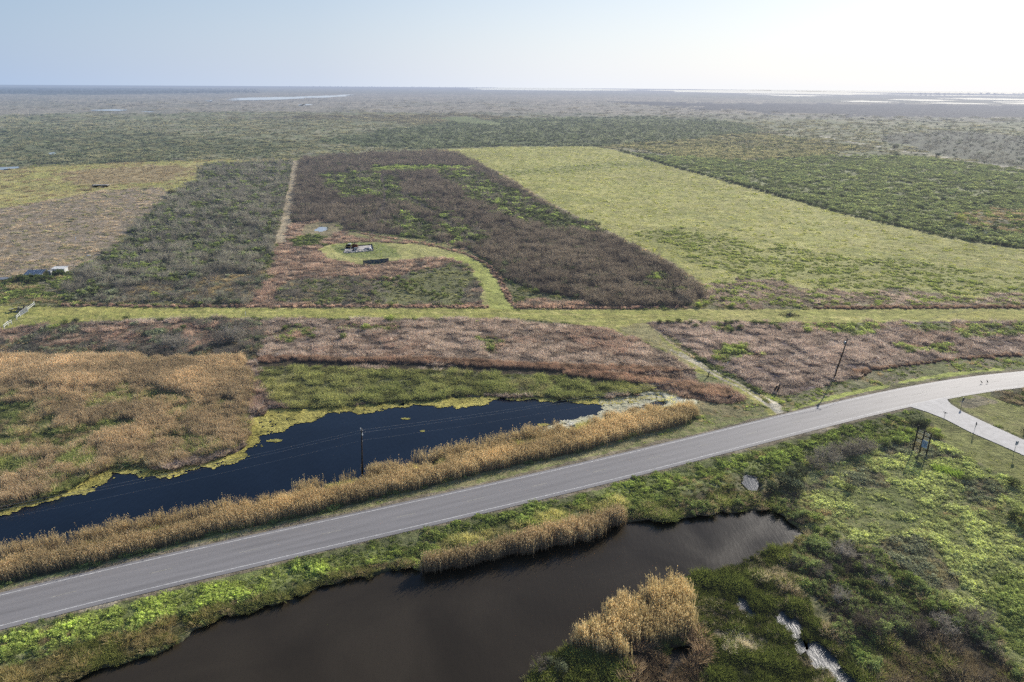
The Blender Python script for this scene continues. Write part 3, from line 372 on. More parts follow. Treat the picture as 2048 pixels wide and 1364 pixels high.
class MB:
    def __init__(s): s.bm = bmesh.new()
    def box(s, c, d, rot=None, bev=0.):
        M = Matrix.Translation(c) @ (rot.to_4x4() if rot else Matrix()) @ Matrix.Diagonal((*d, 1))
        r = bmesh.ops.create_cube(s.bm, size=1, matrix=M)
        if bev:
            ed = list({e for v in r['verts'] for e in v.link_edges}); bmesh.ops.bevel(s.bm, geom=ed, offset=bev, segments=1, affect='EDGES')
        return s
    def bar(s, a, b, r, r2=None, seg=8):
        a, b = Vector(a), Vector(b); d = b-a; M = Matrix.Translation((a+b)/2) @ d.to_track_quat('Z', 'Y').to_matrix().to_4x4()
        bmesh.ops.create_cone(s.bm, cap_ends=True, segments=seg, radius1=r, radius2=r if r2 is None else r2, depth=d.length, matrix=M); return s
    def ball(s, c, d, rot=None, sub=2):
        M = Matrix.Translation(c) @ (rot.to_4x4() if rot else Matrix()) @ Matrix.Diagonal((*d, 1)); bmesh.ops.create_icosphere(s.bm, subdivisions=sub, radius=.5, matrix=M); return s
    def quad(s, *p): s.bm.faces.new([s.bm.verts.new(q) for q in p]); return s
    def build(s, name, m, parent=None, smooth=False, loc=(0, 0, 0)):
        me = bpy.data.meshes.new(name); s.bm.to_mesh(me); s.bm.free(); me.materials.append(m)
        if smooth:
            for p in me.polygons: p.use_smooth = True
        return link(name, me, parent, loc)
# ------------------------------------------------------------------ ground sheet
def build_ground():
    az = np.concatenate([np.arange(-180, -52, 2.0), np.arange(-52, 52, .098), np.arange(52, 180.1, 2.0)])*math.pi/180
    dep = np.concatenate([[88, 80, 72, 66, 60], np.arange(57, 1.0, -.0735), np.geomspace(1.0, .241, 60)])*math.pi/180
    r = CAMH/np.tan(dep); A, Rr = np.meshgrid(az, r); x = (Rr*np.sin(A)).ravel(); y = (Rr*np.cos(A)).ravel()
    nr, na = len(r), len(az)
    idx = land(x, y); col = ground_colour(x, y, idx)*GAIN_G
    near = (np.hypot(x, y) < 900)
    d = np.full(len(x), 50.); d[near] = water_depth(x[near], y[near])
    mud = np.clip(1-np.abs(d)/1.0, 0, 1)[:, None]*.55; col = col*(1-mud)+np.array([.03, .026, .018])*mud
    col = np.where((d < -.6)[:, None], np.array([.02, .018, .014]), col)
    z = np.zeros(len(x)); z[near] = .06+.16*fbm(x[near]/6, y[near]/6, 51, 4)
    t = np.clip((d+.5)/1.4, 0, 1); z = -.75+(z+.75)*(t*t*(3-2*t))
    rd = sdist(ROAD, x, y, False, 20); e = np.clip((8.5-rd)/4.3, 0, 1); z = np.maximum(z, e*e*(3-2*e)*(RZ-.06)+(1-e)*z)
    sd = sdist(SIDE, x, y, True, 6); e = np.clip((4-sd)/3.5, 0, 1); z = np.maximum(z, e*e*(3-2*e)*(RZ-.10)+(1-e)*z)
    inside = (sd < .5) | (rd < 4.0); z[inside] = np.minimum(z[inside], RZ-.08)
    for q in FAR_WATER:
        m = sdist(q, x, y, True, 1) < 0; z[m] = np.minimum(z[m], -.8)
    V = np.stack([x, y, z], 1)
    i = np.arange(nr-1)[:, None]*na+np.arange(na-1)[None, :]; Fq = np.stack([i, i+1, i+na+1, i+na], -1).reshape(-1, 4)[:, ::-1]; Fq = Fq[:, ::-1] if np.cross(V[Fq[9, 1]]-V[Fq[9, 0]], V[Fq[9, 2]]-V[Fq[9, 0]])[2] < 0 else Fq
    fi = idx[Fq[:, 0]]; names = {}
    for k in np.unique(fi): names.setdefault(LAY[k]['part'], []).append(k)
    labs = dict(ground='flat coastal prairie and marsh soil reaching to the horizon', mown_track='straight mown grass track crossing the marsh with a branch to the road', mown_clearing='yellowish mown clearing around the concrete pad',
                dirt_lane='pale bare wheel ruts of the lane joining the highway', grass_verge='short mown olive grass on both sides of the concrete side road')
    for nm, ks in names.items():
        Fs = Fq[np.isin(fi, ks)]; u, inv = np.unique(Fs, return_inverse=True)
        me = mesh_np(nm, V[u], inv.reshape(Fs.shape), M_GROUND, True, {'cover': col[u]})
        tag(link(nm, me), labs[nm], nm.replace('_', ' '), kind='structure')
build_ground()
# ------------------------------------------------------------------ water
def sheet(name, poly, z, m, label, cat, kind='structure'):
    b = MB(); vs = [b.bm.verts.new((p[0], p[1], z)) for p in poly]; f = b.bm.faces.new(vs); bmesh.ops.triangulate(b.bm, faces=[f]); bmesh.ops.recalc_face_normals(b.bm, faces=b.bm.faces)
    for f in b.bm.faces:
        if f.normal.z < 0: f.normal_flip()
    return tag(b.build(name, m), label, cat, kind=kind)
M_WU = water_mat('pond_water_blue', (.008, .015, .029), .12, .16, 1.1); M_WL = water_mat('pond_water_brown', (.042, .033, .022), .26, .07, 1.0); M_WP = water_mat('puddle_water', (.12, .12, .12), .24, .17, 1.6)  # puddle base colour is lightened to imitate a bright reflection
M_WS = water_mat('painted_sky_water', (.42, .46, .5), .15, .03, 1.)  # pale base colour paints in the reflected sky
M_WF = water_mat('lagoon_water', (.22, .25, .28), .06, .03, .3)  # base colour lightened to stand in for sky reflection
sheet('upper_pond', P((-300,1215),(-320,1070),(180,920),(300,905),(470,840),(500,800),(640,790),(1290,778),(1350,792),(1345,815),(1240,850),(700,980),(0,1145)), -.22, M_WU, 'dark blue pond between the reed bed and the roadside reeds', 'pond')
sheet('left_backwater', P((-260,900),(-200,820),(0,795),(130,800),(140,840),(100,880),(0,912)), -.22, M_WU, 'small dark backwater with yellow scum inside the left reed bed', 'pond')
sheet('lower_pond', P((-200,1500),(300,1280),(640,1150),(800,1118),(1200,1050),(1540,1005),(1620,1075),(1400,1170),(1300,1230),(1420,1290),(1420,1360),(1300,1500)), -.22, M_WL, 'brown rippled pond along the foreground', 'pond')
for q, lb in zip(PUD, ('small bright pool beside the dark shrubs east of the brown pond', 'glinting puddle nearest the brown pond in the sedge marsh', 'glinting puddle second from the brown pond in the sedge marsh', 'long glinting puddle at the bottom edge of the sedge marsh', None, 'small pale pond above the concrete pad')):
    if lb is None: continue
    c = q.mean(0); sheet('puddle', c+(q-c)*1.25, -.1, M_WS if 'above the concrete' in lb else M_WP, lb, 'puddle')
for i, q in enumerate(FAR_WATER): pass
def far_water():
    V = []; Fc = []
    b = MB()
    for q in FAR_WATER:
        # subdivide the outline and roughen it
        pts = []
        for i in range(len(q)):
            a, c = q[i], q[(i+1) % len(q)]
            for k in range(6):
                p = a+(c-a)*k/6; s = np.linalg.norm(c-a)*.06; pts.append(p+RNG.normal(0, s, 2)*(k > 0))
        f = b.bm.faces.new([b.bm.verts.new((p[0], p[1], .35 if np.hypot(*p) > 1500 else .12)) for p in pts])
    bmesh.ops.triangulate(b.bm, faces=list(b.bm.faces))
    for f in b.bm.faces:
        f.normal_update()
        if f.normal.z < 0: f.normal_flip()
    tag(b.build('lagoon_water', M_WF), 'bright lagoons and pools scattered over the far marsh below the horizon', 'water', kind='structure')
far_water()
# algae: floating mats in irregular flakes along the pond shores
def build_algae():
    zones = [(P((-200,1090),(-60,1034),(0,1018),(60,998),(140,975),(205,940),(232,930),(290,934),(340,938),(400,925),(450,908),(480,890),(490,860),(500,820),(515,795),(540,800),(560,815),(640,810),(780,802),(900,790),(985,785),(1100,792),(1200,790),(1280,782),(1330,786),(1330,800),(1240,803),(1208,800),(1150,800),(1080,800),(1000,796),(960,806),(900,806),(860,806),(780,812),(700,822),(650,826),(600,842),(560,856),(535,866),(525,850),(540,832),(525,840),(512,862),(506,886),(490,912),(420,930),(350,942),(290,938),(232,942),(205,962),(140,990),(60,1012),(0,1030),(-200,1105)), 1.9),
             (P((1205,800),(1235,796),(1290,786),(1325,792),(1300,806),(1260,815),(1228,836),(1180,846),(1130,858),(1060,878),(1050,874),(1120,848),(1180,838),(1212,826),(1225,812)), 1.2), (P((-260,900),(-200,820),(0,800),(120,810),(130,840),(60,880),(0,905)), 3.)]
    V = []; Fs = []; C = []
    for zi, (z, amp) in enumerate(zones):
        lo, hi = z.min(0)-3, z.max(0)+3; g = .3
        xs, ys = np.meshgrid(np.arange(lo[0], hi[0], g), np.arange(lo[1], hi[1], g)); x, y = xs.ravel(), ys.ravel()
        d = sdist(z, x, y, True, 4); n = fbm(x/4., y/4., 61, 5, .65)-.5; n2 = fbm(x/.8, y/.8, 62, 3)
        k = (d+n*2.2*amp < (1.0 if zi < 2 else .4)) & (n2 > .14) & (water_depth(x, y) < (1.2 if zi < 2 else 99)); x, y = x[k], y[k]
        for a, bb in zip(x, y):
            i = len(V); j = RNG.uniform(-.07, .07, 8); h = -.16+RNG.uniform(0, .05)
            V += [(a-.16+j[0], bb-.16+j[1], h), (a+.16+j[2], bb-.16+j[3], h), (a+.16+j[4], bb+.16+j[5], h), (a-.16+j[6], bb+.16+j[7], h)]; Fs.append((i, i+1, i+2, i+3))
        t = fbm(x/3, y/3, 63, 4); pal = ('#9c9440','#c0b04c','#d0c05c','#aca046') if zi != 1 else ('#dcd4b0','#ccc498','#ece4cc')
        C.append(np.repeat(palette(pal, t)*(np.array([1.02, 1.0, .84]) if zi != 1 else 1.)*RNG.uniform(.8, 1.15, (len(x), 1)), 4, 0))
    me = mesh_np('algae_mat', V, Fs, M_GROUND, False, {'cover': np.vstack(C)})
    tag(link('algae_mat', me), 'yellow algae mats floating along the shores of the blue pond', 'algae', kind='stuff')
    for k, (px, py, s) in enumerate(((549,881,1.5),(812,837,.9),(844,862,.6),(1088,849,1.2),(1157,805,1.))):
        c = at(px, py, -.15); n = 16; me = bpy.data.meshes.new('algae_clump')
        vv = [(0, 0, 0)]+[(math.cos(a)*s*random.uniform(.5, 1.1)*1.3, math.sin(a)*s*random.uniform(.4, .9)*.7, 0) for a in np.linspace(0, 2*math.pi, n, endpoint=False)]
        me.from_pydata(vv, [], [(0, 1+i, 1+(i+1) % n) for i in range(n)]); at_ = me.attributes.new('cover', 'FLOAT_VECTOR', 'POINT'); at_.data.foreach_set('vector', (np.repeat([lin('#b8b060')], n+1, 0)).astype(np.float32).ravel()); me.materials.append(M_GROUND)
        tag(link('algae_clump', me, None, (*c, -.15)), ('yellow algae clump off the corner of the reed bed, largest on the blue pond','small pale algae clump in mid pond right of the left power pole','tiny algae clump on the pond nearer the roadside reeds, right of the left pole','pale algae clump near the roadside reeds at the right of the blue pond','algae clump near the far shore at the right end of the blue pond')[k], 'algae clump', 'algae clumps floating on the blue pond')
build_algae()
# ------------------------------------------------------------------ roads
def asphalt():
    m, n, l, o = mat('asphalt'); b = n.new('ShaderNodeBsdfPrincipled'); uv = n.new('ShaderNodeAttribute'); uv.attribute_name = 'lane'; sx = n.new('ShaderNodeSeparateXYZ'); l.new(uv.outputs['Vector'], sx.inputs[0])
    # wheel tracks: |v| bands
    ab = n.new('ShaderNodeMath'); ab.operation = 'ABSOLUTE'; l.new(sx.outputs['Y'], ab.inputs[0])
    sn = n.new('ShaderNodeMath'); sn.operation = 'MULTIPLY'; l.new(ab.outputs[0], sn.inputs[0]); sn.inputs[1].default_value = 2*math.pi/1.75
    cs = n.new('ShaderNodeMath'); cs.operation = 'COSINE'; l.new(sn.outputs[0], cs.inputs[0])
    cb = n.new('ShaderNodeCombineXYZ'); mm = n.new('ShaderNodeMath'); mm.operation = 'MULTIPLY'; l.new(sx.outputs['X'], mm.inputs[0]); mm.inputs[1].default_value = .05; l.new(mm.outputs[0], cb.inputs[0]); l.new(sx.outputs['Y'], cb.inputs[1])
    no = n.new('ShaderNodeTexNoise'); no.inputs['Scale'].default_value = 1.2; no.inputs['Detail'].default_value = 6; l.new(cb.outputs[0], no.inputs['Vector'])
    nf = n.new('ShaderNodeTexNoise'); nf.inputs['Scale'].default_value = 3.; nf.inputs['Detail'].default_value = 8; nf.inputs['Roughness'].default_value = .8; l.new(uv.outputs['Vector'], nf.inputs['Vector'])
    a1 = n.new('ShaderNodeMath'); a1.operation = 'MULTIPLY_ADD'; l.new(cs.outputs[0], a1.inputs[0]); a1.inputs[1].default_value = .035; a1.inputs[2].default_value = .60
    a2 = n.new('ShaderNodeMath'); a2.operation = 'MULTIPLY_ADD'; l.new(no.outputs[0], a2.inputs[0]); a2.inputs[1].default_value = .45; l.new(a1.outputs[0], a2.inputs[2])
    a3 = n.new('ShaderNodeMath'); a3.operation = 'MULTIPLY_ADD'; l.new(nf.outputs[0], a3.inputs[0]); a3.inputs[1].default_value = .35; l.new(a2.outputs[0], a3.inputs[2])
    st = n.new('ShaderNodeTexNoise'); st.inputs['Scale'].default_value = .55; st.inputs['Detail'].default_value = 9; st.inputs['Roughness'].default_value = .75; l.new(cb.outputs[0], st.inputs['Vector'])
    sr = n.new('ShaderNodeMapRange'); sr.inputs['From Min'].default_value = .52; sr.inputs['From Max'].default_value = .60; sr.inputs['To Min'].default_value = 0.; sr.inputs['To Max'].default_value = -.10; l.new(st.outputs[0], sr.inputs[0])
    a4 = n.new('ShaderNodeMath'); a4.operation = 'ADD'; l.new(a3.outputs[0], a4.inputs[0]); l.new(sr.outputs[0], a4.inputs[1]); a3 = a4
    v = n.new('ShaderNodeVectorMath'); v.operation = 'SCALE'; v.inputs[0].default_value = (.300, .284, .278); l.new(a3.outputs[0], v.inputs['Scale']); l.new(v.outputs[0], b.inputs['Base Color'])
    b.inputs['Roughness'].default_value = .62; b.inputs['Specular IOR Level'].default_value = .15; l.new(b.outputs[0], o); return m
M_ASPH = asphalt(); M_PAINT = simple('road_paint', (.66, .64, .61), .7, .3, 2.); M_YEL = simple('worn_yellow_paint', (.44, .41, .34), .8, .3, 2.)
def strip(name, off0, off1, z, m, parent=None, s0=None, s1=None, nx=2, lane=False):
    s = arclen(ROAD); lo, hi = (0 if s0 is None else s0), (s[-1] if s1 is None else s1)
    ss = np.arange(lo, hi+.01, min(2.5, max(.5, hi-lo))) if hi-lo > 5 else np.array([lo, hi]); cx = np.interp(ss, s, ROAD[:, 0]); cy = np.interp(ss, s, ROAD[:, 1])
    ex = np.interp(ss+.5, s, ROAD[:, 0])-np.interp(ss-.5, s, ROAD[:, 0]); ey = np.interp(ss+.5, s, ROAD[:, 1])-np.interp(ss-.5, s, ROAD[:, 1]); q = np.hypot(ex, ey); nx_, ny_ = -ey/q, ex/q
    V = []; U = []
    for i in range(len(ss)):
        for k in range(nx):
            o_ = off0+(off1-off0)*k/(nx-1); V.append((cx[i]+nx_[i]*o_, cy[i]+ny_[i]*o_, z-.012*abs(o_)+.04)); U.append((ss[i], o_, 0))
    Fq = [(i*nx+k, i*nx+k+1, (i+1)*nx+k+1, (i+1)*nx+k)[::-1] for i in range(len(ss)-1) for k in range(nx-1)]
    return V, Fq, U
V, Fq, U = strip('highway', -4.25, 4.05, RZ, M_ASPH, nx=9)
HW = tag(link('highway', mesh_np('highway', V, Fq, M_ASPH, True, {'lane': U})), 'two lane grey asphalt highway curving away to the right', 'road', kind='structure')
for o_ in (-3.42, 3.42):
    V, Fq, U = strip('e', o_-.075, o_+.075, RZ+.006, M_PAINT); link('edge_line', mesh_np('edge_line', V, Fq, M_PAINT), HW)
_s = arclen(ROAD); _d0 = at(127, 1187.5, RZ); _s0 = _s[np.argmin(np.hypot(ROAD[:, 0]-_d0[0], ROAD[:, 1]-_d0[1]))]
_rf = np.stack([np.interp(np.arange(0, _s[-1], .2), _s, ROAD[:, 0]), np.interp(np.arange(0, _s[-1], .2), _s, ROAD[:, 1])], 1); _s0 = .2*np.argmin(np.hypot(_rf[:, 0]-_d0[0], _rf[:, 1]-_d0[1]))
for k in range(-3, 22):
    a = _s0+k*12.19-1.5
    if a < 2 or a+3.05 > _s[-1]: continue
    V, Fq, U = strip('d', -.055, .055, RZ+.006, M_YEL, s0=a, s1=a+3.05); link('lane_dash', mesh_np('lane_dash', V, Fq, M_YEL), HW)
M_CONC = simple('worn_concrete', (.50, .48, .46), .75, .16, .9, 0, .4, 0)
sheet('side_road', SIDE, RZ+.0, M_CONC, 'pale concrete side road joining the highway at right', 'road')
# ------------------------------------------------------------------ plant prototypes
PROTO = bpy.data.collections.new('plant_forms')
class Blades:
    def __init__(s): s.v = []; s.f = []; s.c = []
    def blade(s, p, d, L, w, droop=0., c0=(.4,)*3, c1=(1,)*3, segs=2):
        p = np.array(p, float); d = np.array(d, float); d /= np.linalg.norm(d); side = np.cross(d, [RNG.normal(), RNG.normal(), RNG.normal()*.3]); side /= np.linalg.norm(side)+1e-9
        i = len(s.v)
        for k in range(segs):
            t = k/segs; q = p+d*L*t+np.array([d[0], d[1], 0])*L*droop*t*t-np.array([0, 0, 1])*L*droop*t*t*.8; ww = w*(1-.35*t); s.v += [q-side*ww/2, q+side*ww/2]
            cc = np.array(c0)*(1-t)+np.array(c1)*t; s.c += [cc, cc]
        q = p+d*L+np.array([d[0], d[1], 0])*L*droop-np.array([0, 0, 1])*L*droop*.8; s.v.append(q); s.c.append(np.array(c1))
        for k in range(segs-1): a = i+2*k; s.f += [(a, a+1, a+3), (a, a+3, a+2)]
        a = i+2*(segs-1); s.f.append((a, a+1, a+2))
        return q
    def leaf(s, p, r, c):
        n = RNG.normal(0, 1, 3); n[2] = abs(n[2])+.4; n /= np.linalg.norm(n); u = np.cross(n, RNG.normal(0, 1, 3)); u /= np.linalg.norm(u); v = np.cross(n, u); i = len(s.v); p = np.array(p)
        s.v += [p-u*r, p+v*r*.55, p+u*r, p-v*r*.55]; s.f += [(i, i+1, i+2), (i, i+2, i+3)]; s.c += [np.array(c)]*4
    def mesh(s, name, m): return mesh_np(name, s.v, s.f, m, False, {'shade': s.c})
def ring(R): a = RNG.uniform(0, 2*math.pi); q = R*math.sqrt(RNG.uniform()); return q*math.cos(a), q*math.sin(a), a
def g_thin(): return g_reed(13, .8)
def g_reed(n=56, sg=.62):
    b = Blades()
    for _ in range(n):
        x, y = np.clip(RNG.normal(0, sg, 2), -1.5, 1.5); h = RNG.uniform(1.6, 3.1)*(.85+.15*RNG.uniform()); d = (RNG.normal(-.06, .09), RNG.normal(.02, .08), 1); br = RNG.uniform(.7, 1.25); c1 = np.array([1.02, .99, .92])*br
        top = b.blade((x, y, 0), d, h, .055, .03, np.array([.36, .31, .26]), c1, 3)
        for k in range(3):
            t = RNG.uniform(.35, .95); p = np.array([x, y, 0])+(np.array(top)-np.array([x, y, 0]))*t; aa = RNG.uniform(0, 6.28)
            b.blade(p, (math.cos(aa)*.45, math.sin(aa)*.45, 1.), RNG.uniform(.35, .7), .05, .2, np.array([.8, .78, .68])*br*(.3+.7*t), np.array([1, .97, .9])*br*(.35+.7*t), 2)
        if RNG.uniform() < .35:
            for k in range(3): b.blade(top-np.array([0, 0, .12]), (RNG.normal(0, .3), RNG.normal(0, .3), 1), .3, .10, .1, (1.1, 1.06, 1.05), (1.3, 1.28, 1.3), 1)
    return b
def g_tuft():
    b = Blades()
    for _ in range(85):
        x, y, a = ring(.38); L = RNG.uniform(.55, 1.15); sp = RNG.uniform(.1, .9); br = RNG.uniform(.84, 1.16)
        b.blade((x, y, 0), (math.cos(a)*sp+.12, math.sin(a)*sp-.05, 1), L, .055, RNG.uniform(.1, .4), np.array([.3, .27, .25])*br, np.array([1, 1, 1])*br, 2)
    return b
def g_cord():
    b = Blades()
    for _ in range(120):
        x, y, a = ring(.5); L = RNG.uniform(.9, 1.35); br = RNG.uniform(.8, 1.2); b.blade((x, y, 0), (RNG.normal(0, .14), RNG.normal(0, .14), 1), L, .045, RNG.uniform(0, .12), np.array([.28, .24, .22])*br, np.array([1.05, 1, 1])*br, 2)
    return b
def g_sedge():
    b = Blades()
    for _ in range(110):
        x, y, a = ring(.3); L = RNG.uniform(.6, 1.2); sp = RNG.uniform(.15, 1.0); br = RNG.uniform(.7, 1.25)
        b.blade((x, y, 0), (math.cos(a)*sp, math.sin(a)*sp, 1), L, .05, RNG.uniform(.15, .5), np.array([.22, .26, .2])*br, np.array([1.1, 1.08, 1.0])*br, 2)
    return b
def g_lawn():
    b = Blades()
    for _ in range(75):
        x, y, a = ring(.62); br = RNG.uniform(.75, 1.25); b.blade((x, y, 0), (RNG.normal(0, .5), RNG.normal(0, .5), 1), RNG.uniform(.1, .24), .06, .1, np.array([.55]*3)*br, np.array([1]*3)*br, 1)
    return b
def g_weed():
    b = Blades()
    for _ in range(9):
        cx, cy, a = ring(.45); hh = RNG.uniform(.25, .55); R = RNG.uniform(.16, .3)
        for _k in range(26):
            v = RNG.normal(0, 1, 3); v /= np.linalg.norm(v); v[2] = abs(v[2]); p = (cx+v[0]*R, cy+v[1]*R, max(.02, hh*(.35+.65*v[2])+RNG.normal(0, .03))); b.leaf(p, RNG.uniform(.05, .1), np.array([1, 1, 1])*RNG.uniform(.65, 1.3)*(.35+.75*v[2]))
    return b
def g_twig():
    b = Blades()
    for _ in range(13):
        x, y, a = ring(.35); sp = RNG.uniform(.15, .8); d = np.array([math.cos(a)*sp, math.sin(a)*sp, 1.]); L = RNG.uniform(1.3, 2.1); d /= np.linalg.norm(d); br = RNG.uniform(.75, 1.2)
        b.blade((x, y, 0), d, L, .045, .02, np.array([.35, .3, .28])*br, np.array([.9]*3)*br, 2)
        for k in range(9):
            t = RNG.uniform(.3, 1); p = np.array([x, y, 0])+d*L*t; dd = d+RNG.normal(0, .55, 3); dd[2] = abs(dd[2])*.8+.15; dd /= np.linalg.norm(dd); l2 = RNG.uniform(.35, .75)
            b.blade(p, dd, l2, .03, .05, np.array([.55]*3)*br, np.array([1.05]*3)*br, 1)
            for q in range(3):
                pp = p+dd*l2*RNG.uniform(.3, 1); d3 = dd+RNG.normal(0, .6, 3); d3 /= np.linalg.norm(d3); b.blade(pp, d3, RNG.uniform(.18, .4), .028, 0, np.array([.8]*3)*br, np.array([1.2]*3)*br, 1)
    return b
def g_leafy(n=380, H=1.5, R=.85, lobes=7):
    b = Blades()
    for _ in range(8):
        x, y, a = ring(.15); b.blade((x, y, 0), (RNG.normal(0, .45), RNG.normal(0, .45), 1), H*.75, .06, 0, (.25, .2, .16), (.4, .34, .26), 2)
    cs = [(*ring(R*.55)[:2], RNG.uniform(.45, .8)*H, RNG.uniform(.28, .5)*R) for _ in range(lobes)]
    for _ in range(n):
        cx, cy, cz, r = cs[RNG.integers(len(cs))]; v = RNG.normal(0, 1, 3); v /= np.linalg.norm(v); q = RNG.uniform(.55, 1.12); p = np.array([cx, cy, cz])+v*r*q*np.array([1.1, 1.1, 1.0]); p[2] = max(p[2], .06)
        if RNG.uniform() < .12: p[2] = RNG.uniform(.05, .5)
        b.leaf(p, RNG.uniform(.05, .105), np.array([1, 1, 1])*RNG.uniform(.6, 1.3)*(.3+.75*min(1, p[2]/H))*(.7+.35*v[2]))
    return b
KIND = {}
_all = [('reed', g_reed), ('tuft', g_tuft), ('cord', g_cord), ('sedge', g_sedge), ('lawn', g_lawn), ('weed', g_weed), ('twig', g_twig), ('leafy', g_leafy), ('reedthin', g_thin)]
NV = 4; _n = 0
for kn, g in _all:
    KIND[kn] = _n
    for v in range(NV):
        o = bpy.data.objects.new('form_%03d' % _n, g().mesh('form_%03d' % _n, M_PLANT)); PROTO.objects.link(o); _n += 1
def scatter_group():
    g = bpy.data.node_groups.new('plant_scatter', 'GeometryNodeTree'); g.interface.new_socket('Geometry', in_out='INPUT', socket_type='NodeSocketGeometry'); g.interface.new_socket('Geometry', in_out='OUTPUT', socket_type='NodeSocketGeometry')
    n = g.nodes; l = g.links; gi = n.new('NodeGroupInput'); go = n.new('NodeGroupOutput'); ip = n.new('GeometryNodeInstanceOnPoints'); ci = n.new('GeometryNodeCollectionInfo')
    ci.inputs['Collection'].default_value = PROTO; ci.inputs['Separate Children'].default_value = True; ci.inputs['Reset Children'].default_value = True
    def na(name, typ):
        a = n.new('GeometryNodeInputNamedAttribute'); a.data_type = typ; a.inputs['Name'].default_value = name; return a.outputs['Attribute']
    l.new(gi.outputs[0], ip.inputs['Points']); l.new(ci.outputs[0], ip.inputs['Instance']); ip.inputs['Pick Instance'].default_value = True
    l.new(na('form', 'INT'), ip.inputs['Instance Index']); l.new(na('turn', 'FLOAT_VECTOR'), ip.inputs['Rotation']); l.new(na('size', 'FLOAT_VECTOR'), ip.inputs['Scale'])
    l.new(ip.outputs[0], go.inputs[0]); return g
SCG = scatter_group()
def scatter():
    sets = {}
    bands = [(55, 105, .42), (105, 150, .50), (150, 215, .68), (215, 330, 1.0), (330, 520, 1.6), (520, 850, 2.6), (850, 1500, 5.0), (1500, 3200, 12.)]
    for r0, r1, s in bands:
        hf = rad(50 if r1 < 160 else 43)
        xs, ys = np.meshgrid(np.arange(-r1*math.sin(hf), r1*math.sin(hf), s), np.arange(0, r1, s)); x = xs.ravel()+RNG.uniform(-.5, .5, xs.size)*s; y = ys.ravel()+RNG.uniform(-.5, .5, xs.size)*s
        r = np.hypot(x, y); k = (r >= r0) & (r < r1) & (np.abs(np.arctan2(x, y)) < hf); x, y = x[k], y[k]
        idx = land(x, y)
        near = r1 <= 520
        ok = np.ones(len(x), bool)
        if near: ok &= water_depth(x, y) > .1; ok &= sdist(ROAD, x, y, False, 8) > 4.35; ok &= sdist(SIDE, x, y) > .15
        else:
            for q in FAR_WATER: ok &= sdist(q, x, y, True, 9) > 6
        nz = fbm(x/6., y/6., 71, 4); rel = fbm(x/2.6, y/2.6, 72, 3); big = fbm(x/30, y/30, 73, 3)
        for li in np.unique(idx):
            L = LAY[li]
            if not L['veg']: continue
            base = {.42: .42, .50: .5}.get(s, s); want = L['dens']
            # small step grid is dense enough for tall reeds; thin it for low cover
            dd = want*(.42 if s < .6 else .6)
            m = np.where((idx == li) & ok & (RNG.uniform(size=len(x)) < min(1, dd)))[0]
            if len(m) == 0: continue
            if near and L['name'] not in ('roadside reeds', 'pond reeds', 'reed isle'): m = m[RNG.uniform(size=len(m)) < .35+1.5*nz[m]]
            elif L['name'] == 'reed isle': m = m[fbm(x[m]/1.3, y[m]/1.3, 78, 3) > .3]
            if len(m) == 0: continue
            q = np.clip(.62*nz[m]+.38*RNG.uniform(size=len(m)), 0, .9999); q = np.argsort(np.argsort(q))/len(q)
            W = np.array([v[0] for v in L['veg']]); W = np.cumsum(W/W.sum())
            ch = np.searchsorted(W, q)
            for vi, (w, kind, stuff, s0, s1, pal, wf) in enumerate(L['veg']):
                mm = m[ch == vi]
                if len(mm) == 0: continue
                X, Y = x[mm], y[mm]; n = len(mm); rl = np.clip((rel[mm]-.5)*1.5+.5, 0, 1); rl = np.clip((fbm(X/9, Y/9, 77, 3)-.5)*1.3+.5, 0, 1)*.7+.25 if kind == 'reed' else rl; hs = (s0+(s1-s0)*(.7*rl+.3*RNG.uniform(size=n)))*(.72+.5*rl if kind in ('tuft', 'weed', 'sedge', 'twig', 'leafy') else 1.)
                far = max(1., (s/.75)**.8) if kind in ('lawn', 'weed', 'tuft', 'cord', 'sedge') else max(1., (s/1.3)**.75)
                ws = hs*wf*far*RNG.uniform(.85, 1.2, n)
                if kind == 'reed': ws = np.full(n, 1.)*RNG.uniform(.6, .85, n)
                hz = hs*min(1.6, far**.45)
                if kind == 'lawn': hz = np.full(n, 1.0)*RNG.uniform(.7, 1.2, n)
                t = .55*big[mm]+.45*RNG.uniform(size=n); c = palette(pal, t)*GAIN_V*(.84 if kind.startswith('reed') else 1.)*((.62+.62*rl if stuff not in ('creeping_weeds', 'field_grass', 'mown_grass') else .78+.36*rl)+RNG.uniform(-.14, .14, n))[:, None]
                lean = (.045 if kind == 'reed' else .12)
                rot = np.stack([RNG.normal(0, lean, n), RNG.normal(0, lean, n), (RNG.normal(0, .5, n) if kind == 'reed' else RNG.uniform(0, 6.28, n))], 1)
                if L['name'].startswith('left reed') and kind == 'reed': rot[:, 1] -= .30*(.2+nz[mm]); rot[:, 0] += RNG.normal(0, .08, n)
                z = np.full(n, -.02)
                sets.setdefault(stuff, []).append((np.stack([X, Y, z], 1), (KIND[kind]+RNG.integers(0, NV, n)), rot, np.stack([ws, ws, hz], 1), c))
    for (xa, xb, ya, yb, n, sc_) in ((1815, 2100, 187.5, 189.5, 70, 11), (-200, 520, 177.5, 186, 1300, 7), (560, 1000, 172, 175, 120, 9)):
        pp = np.array([at(RNG.uniform(xa, xb), RNG.uniform(ya, yb)) for _ in range(n)]); k = RNG.uniform(.6, 1.3, n)*sc_
        sets['far_scrub'].append((np.stack([pp[:, 0], pp[:, 1], np.zeros(n)], 1), KIND['leafy']+RNG.integers(0, NV, n), np.stack([np.zeros(n), np.zeros(n), RNG.uniform(0, 6, n)], 1), np.stack([k*2.2, k*1.4, k*.75], 1), palette(('#3c4c38', '#4a5840'), RNG.uniform(size=n))*GAIN_V))
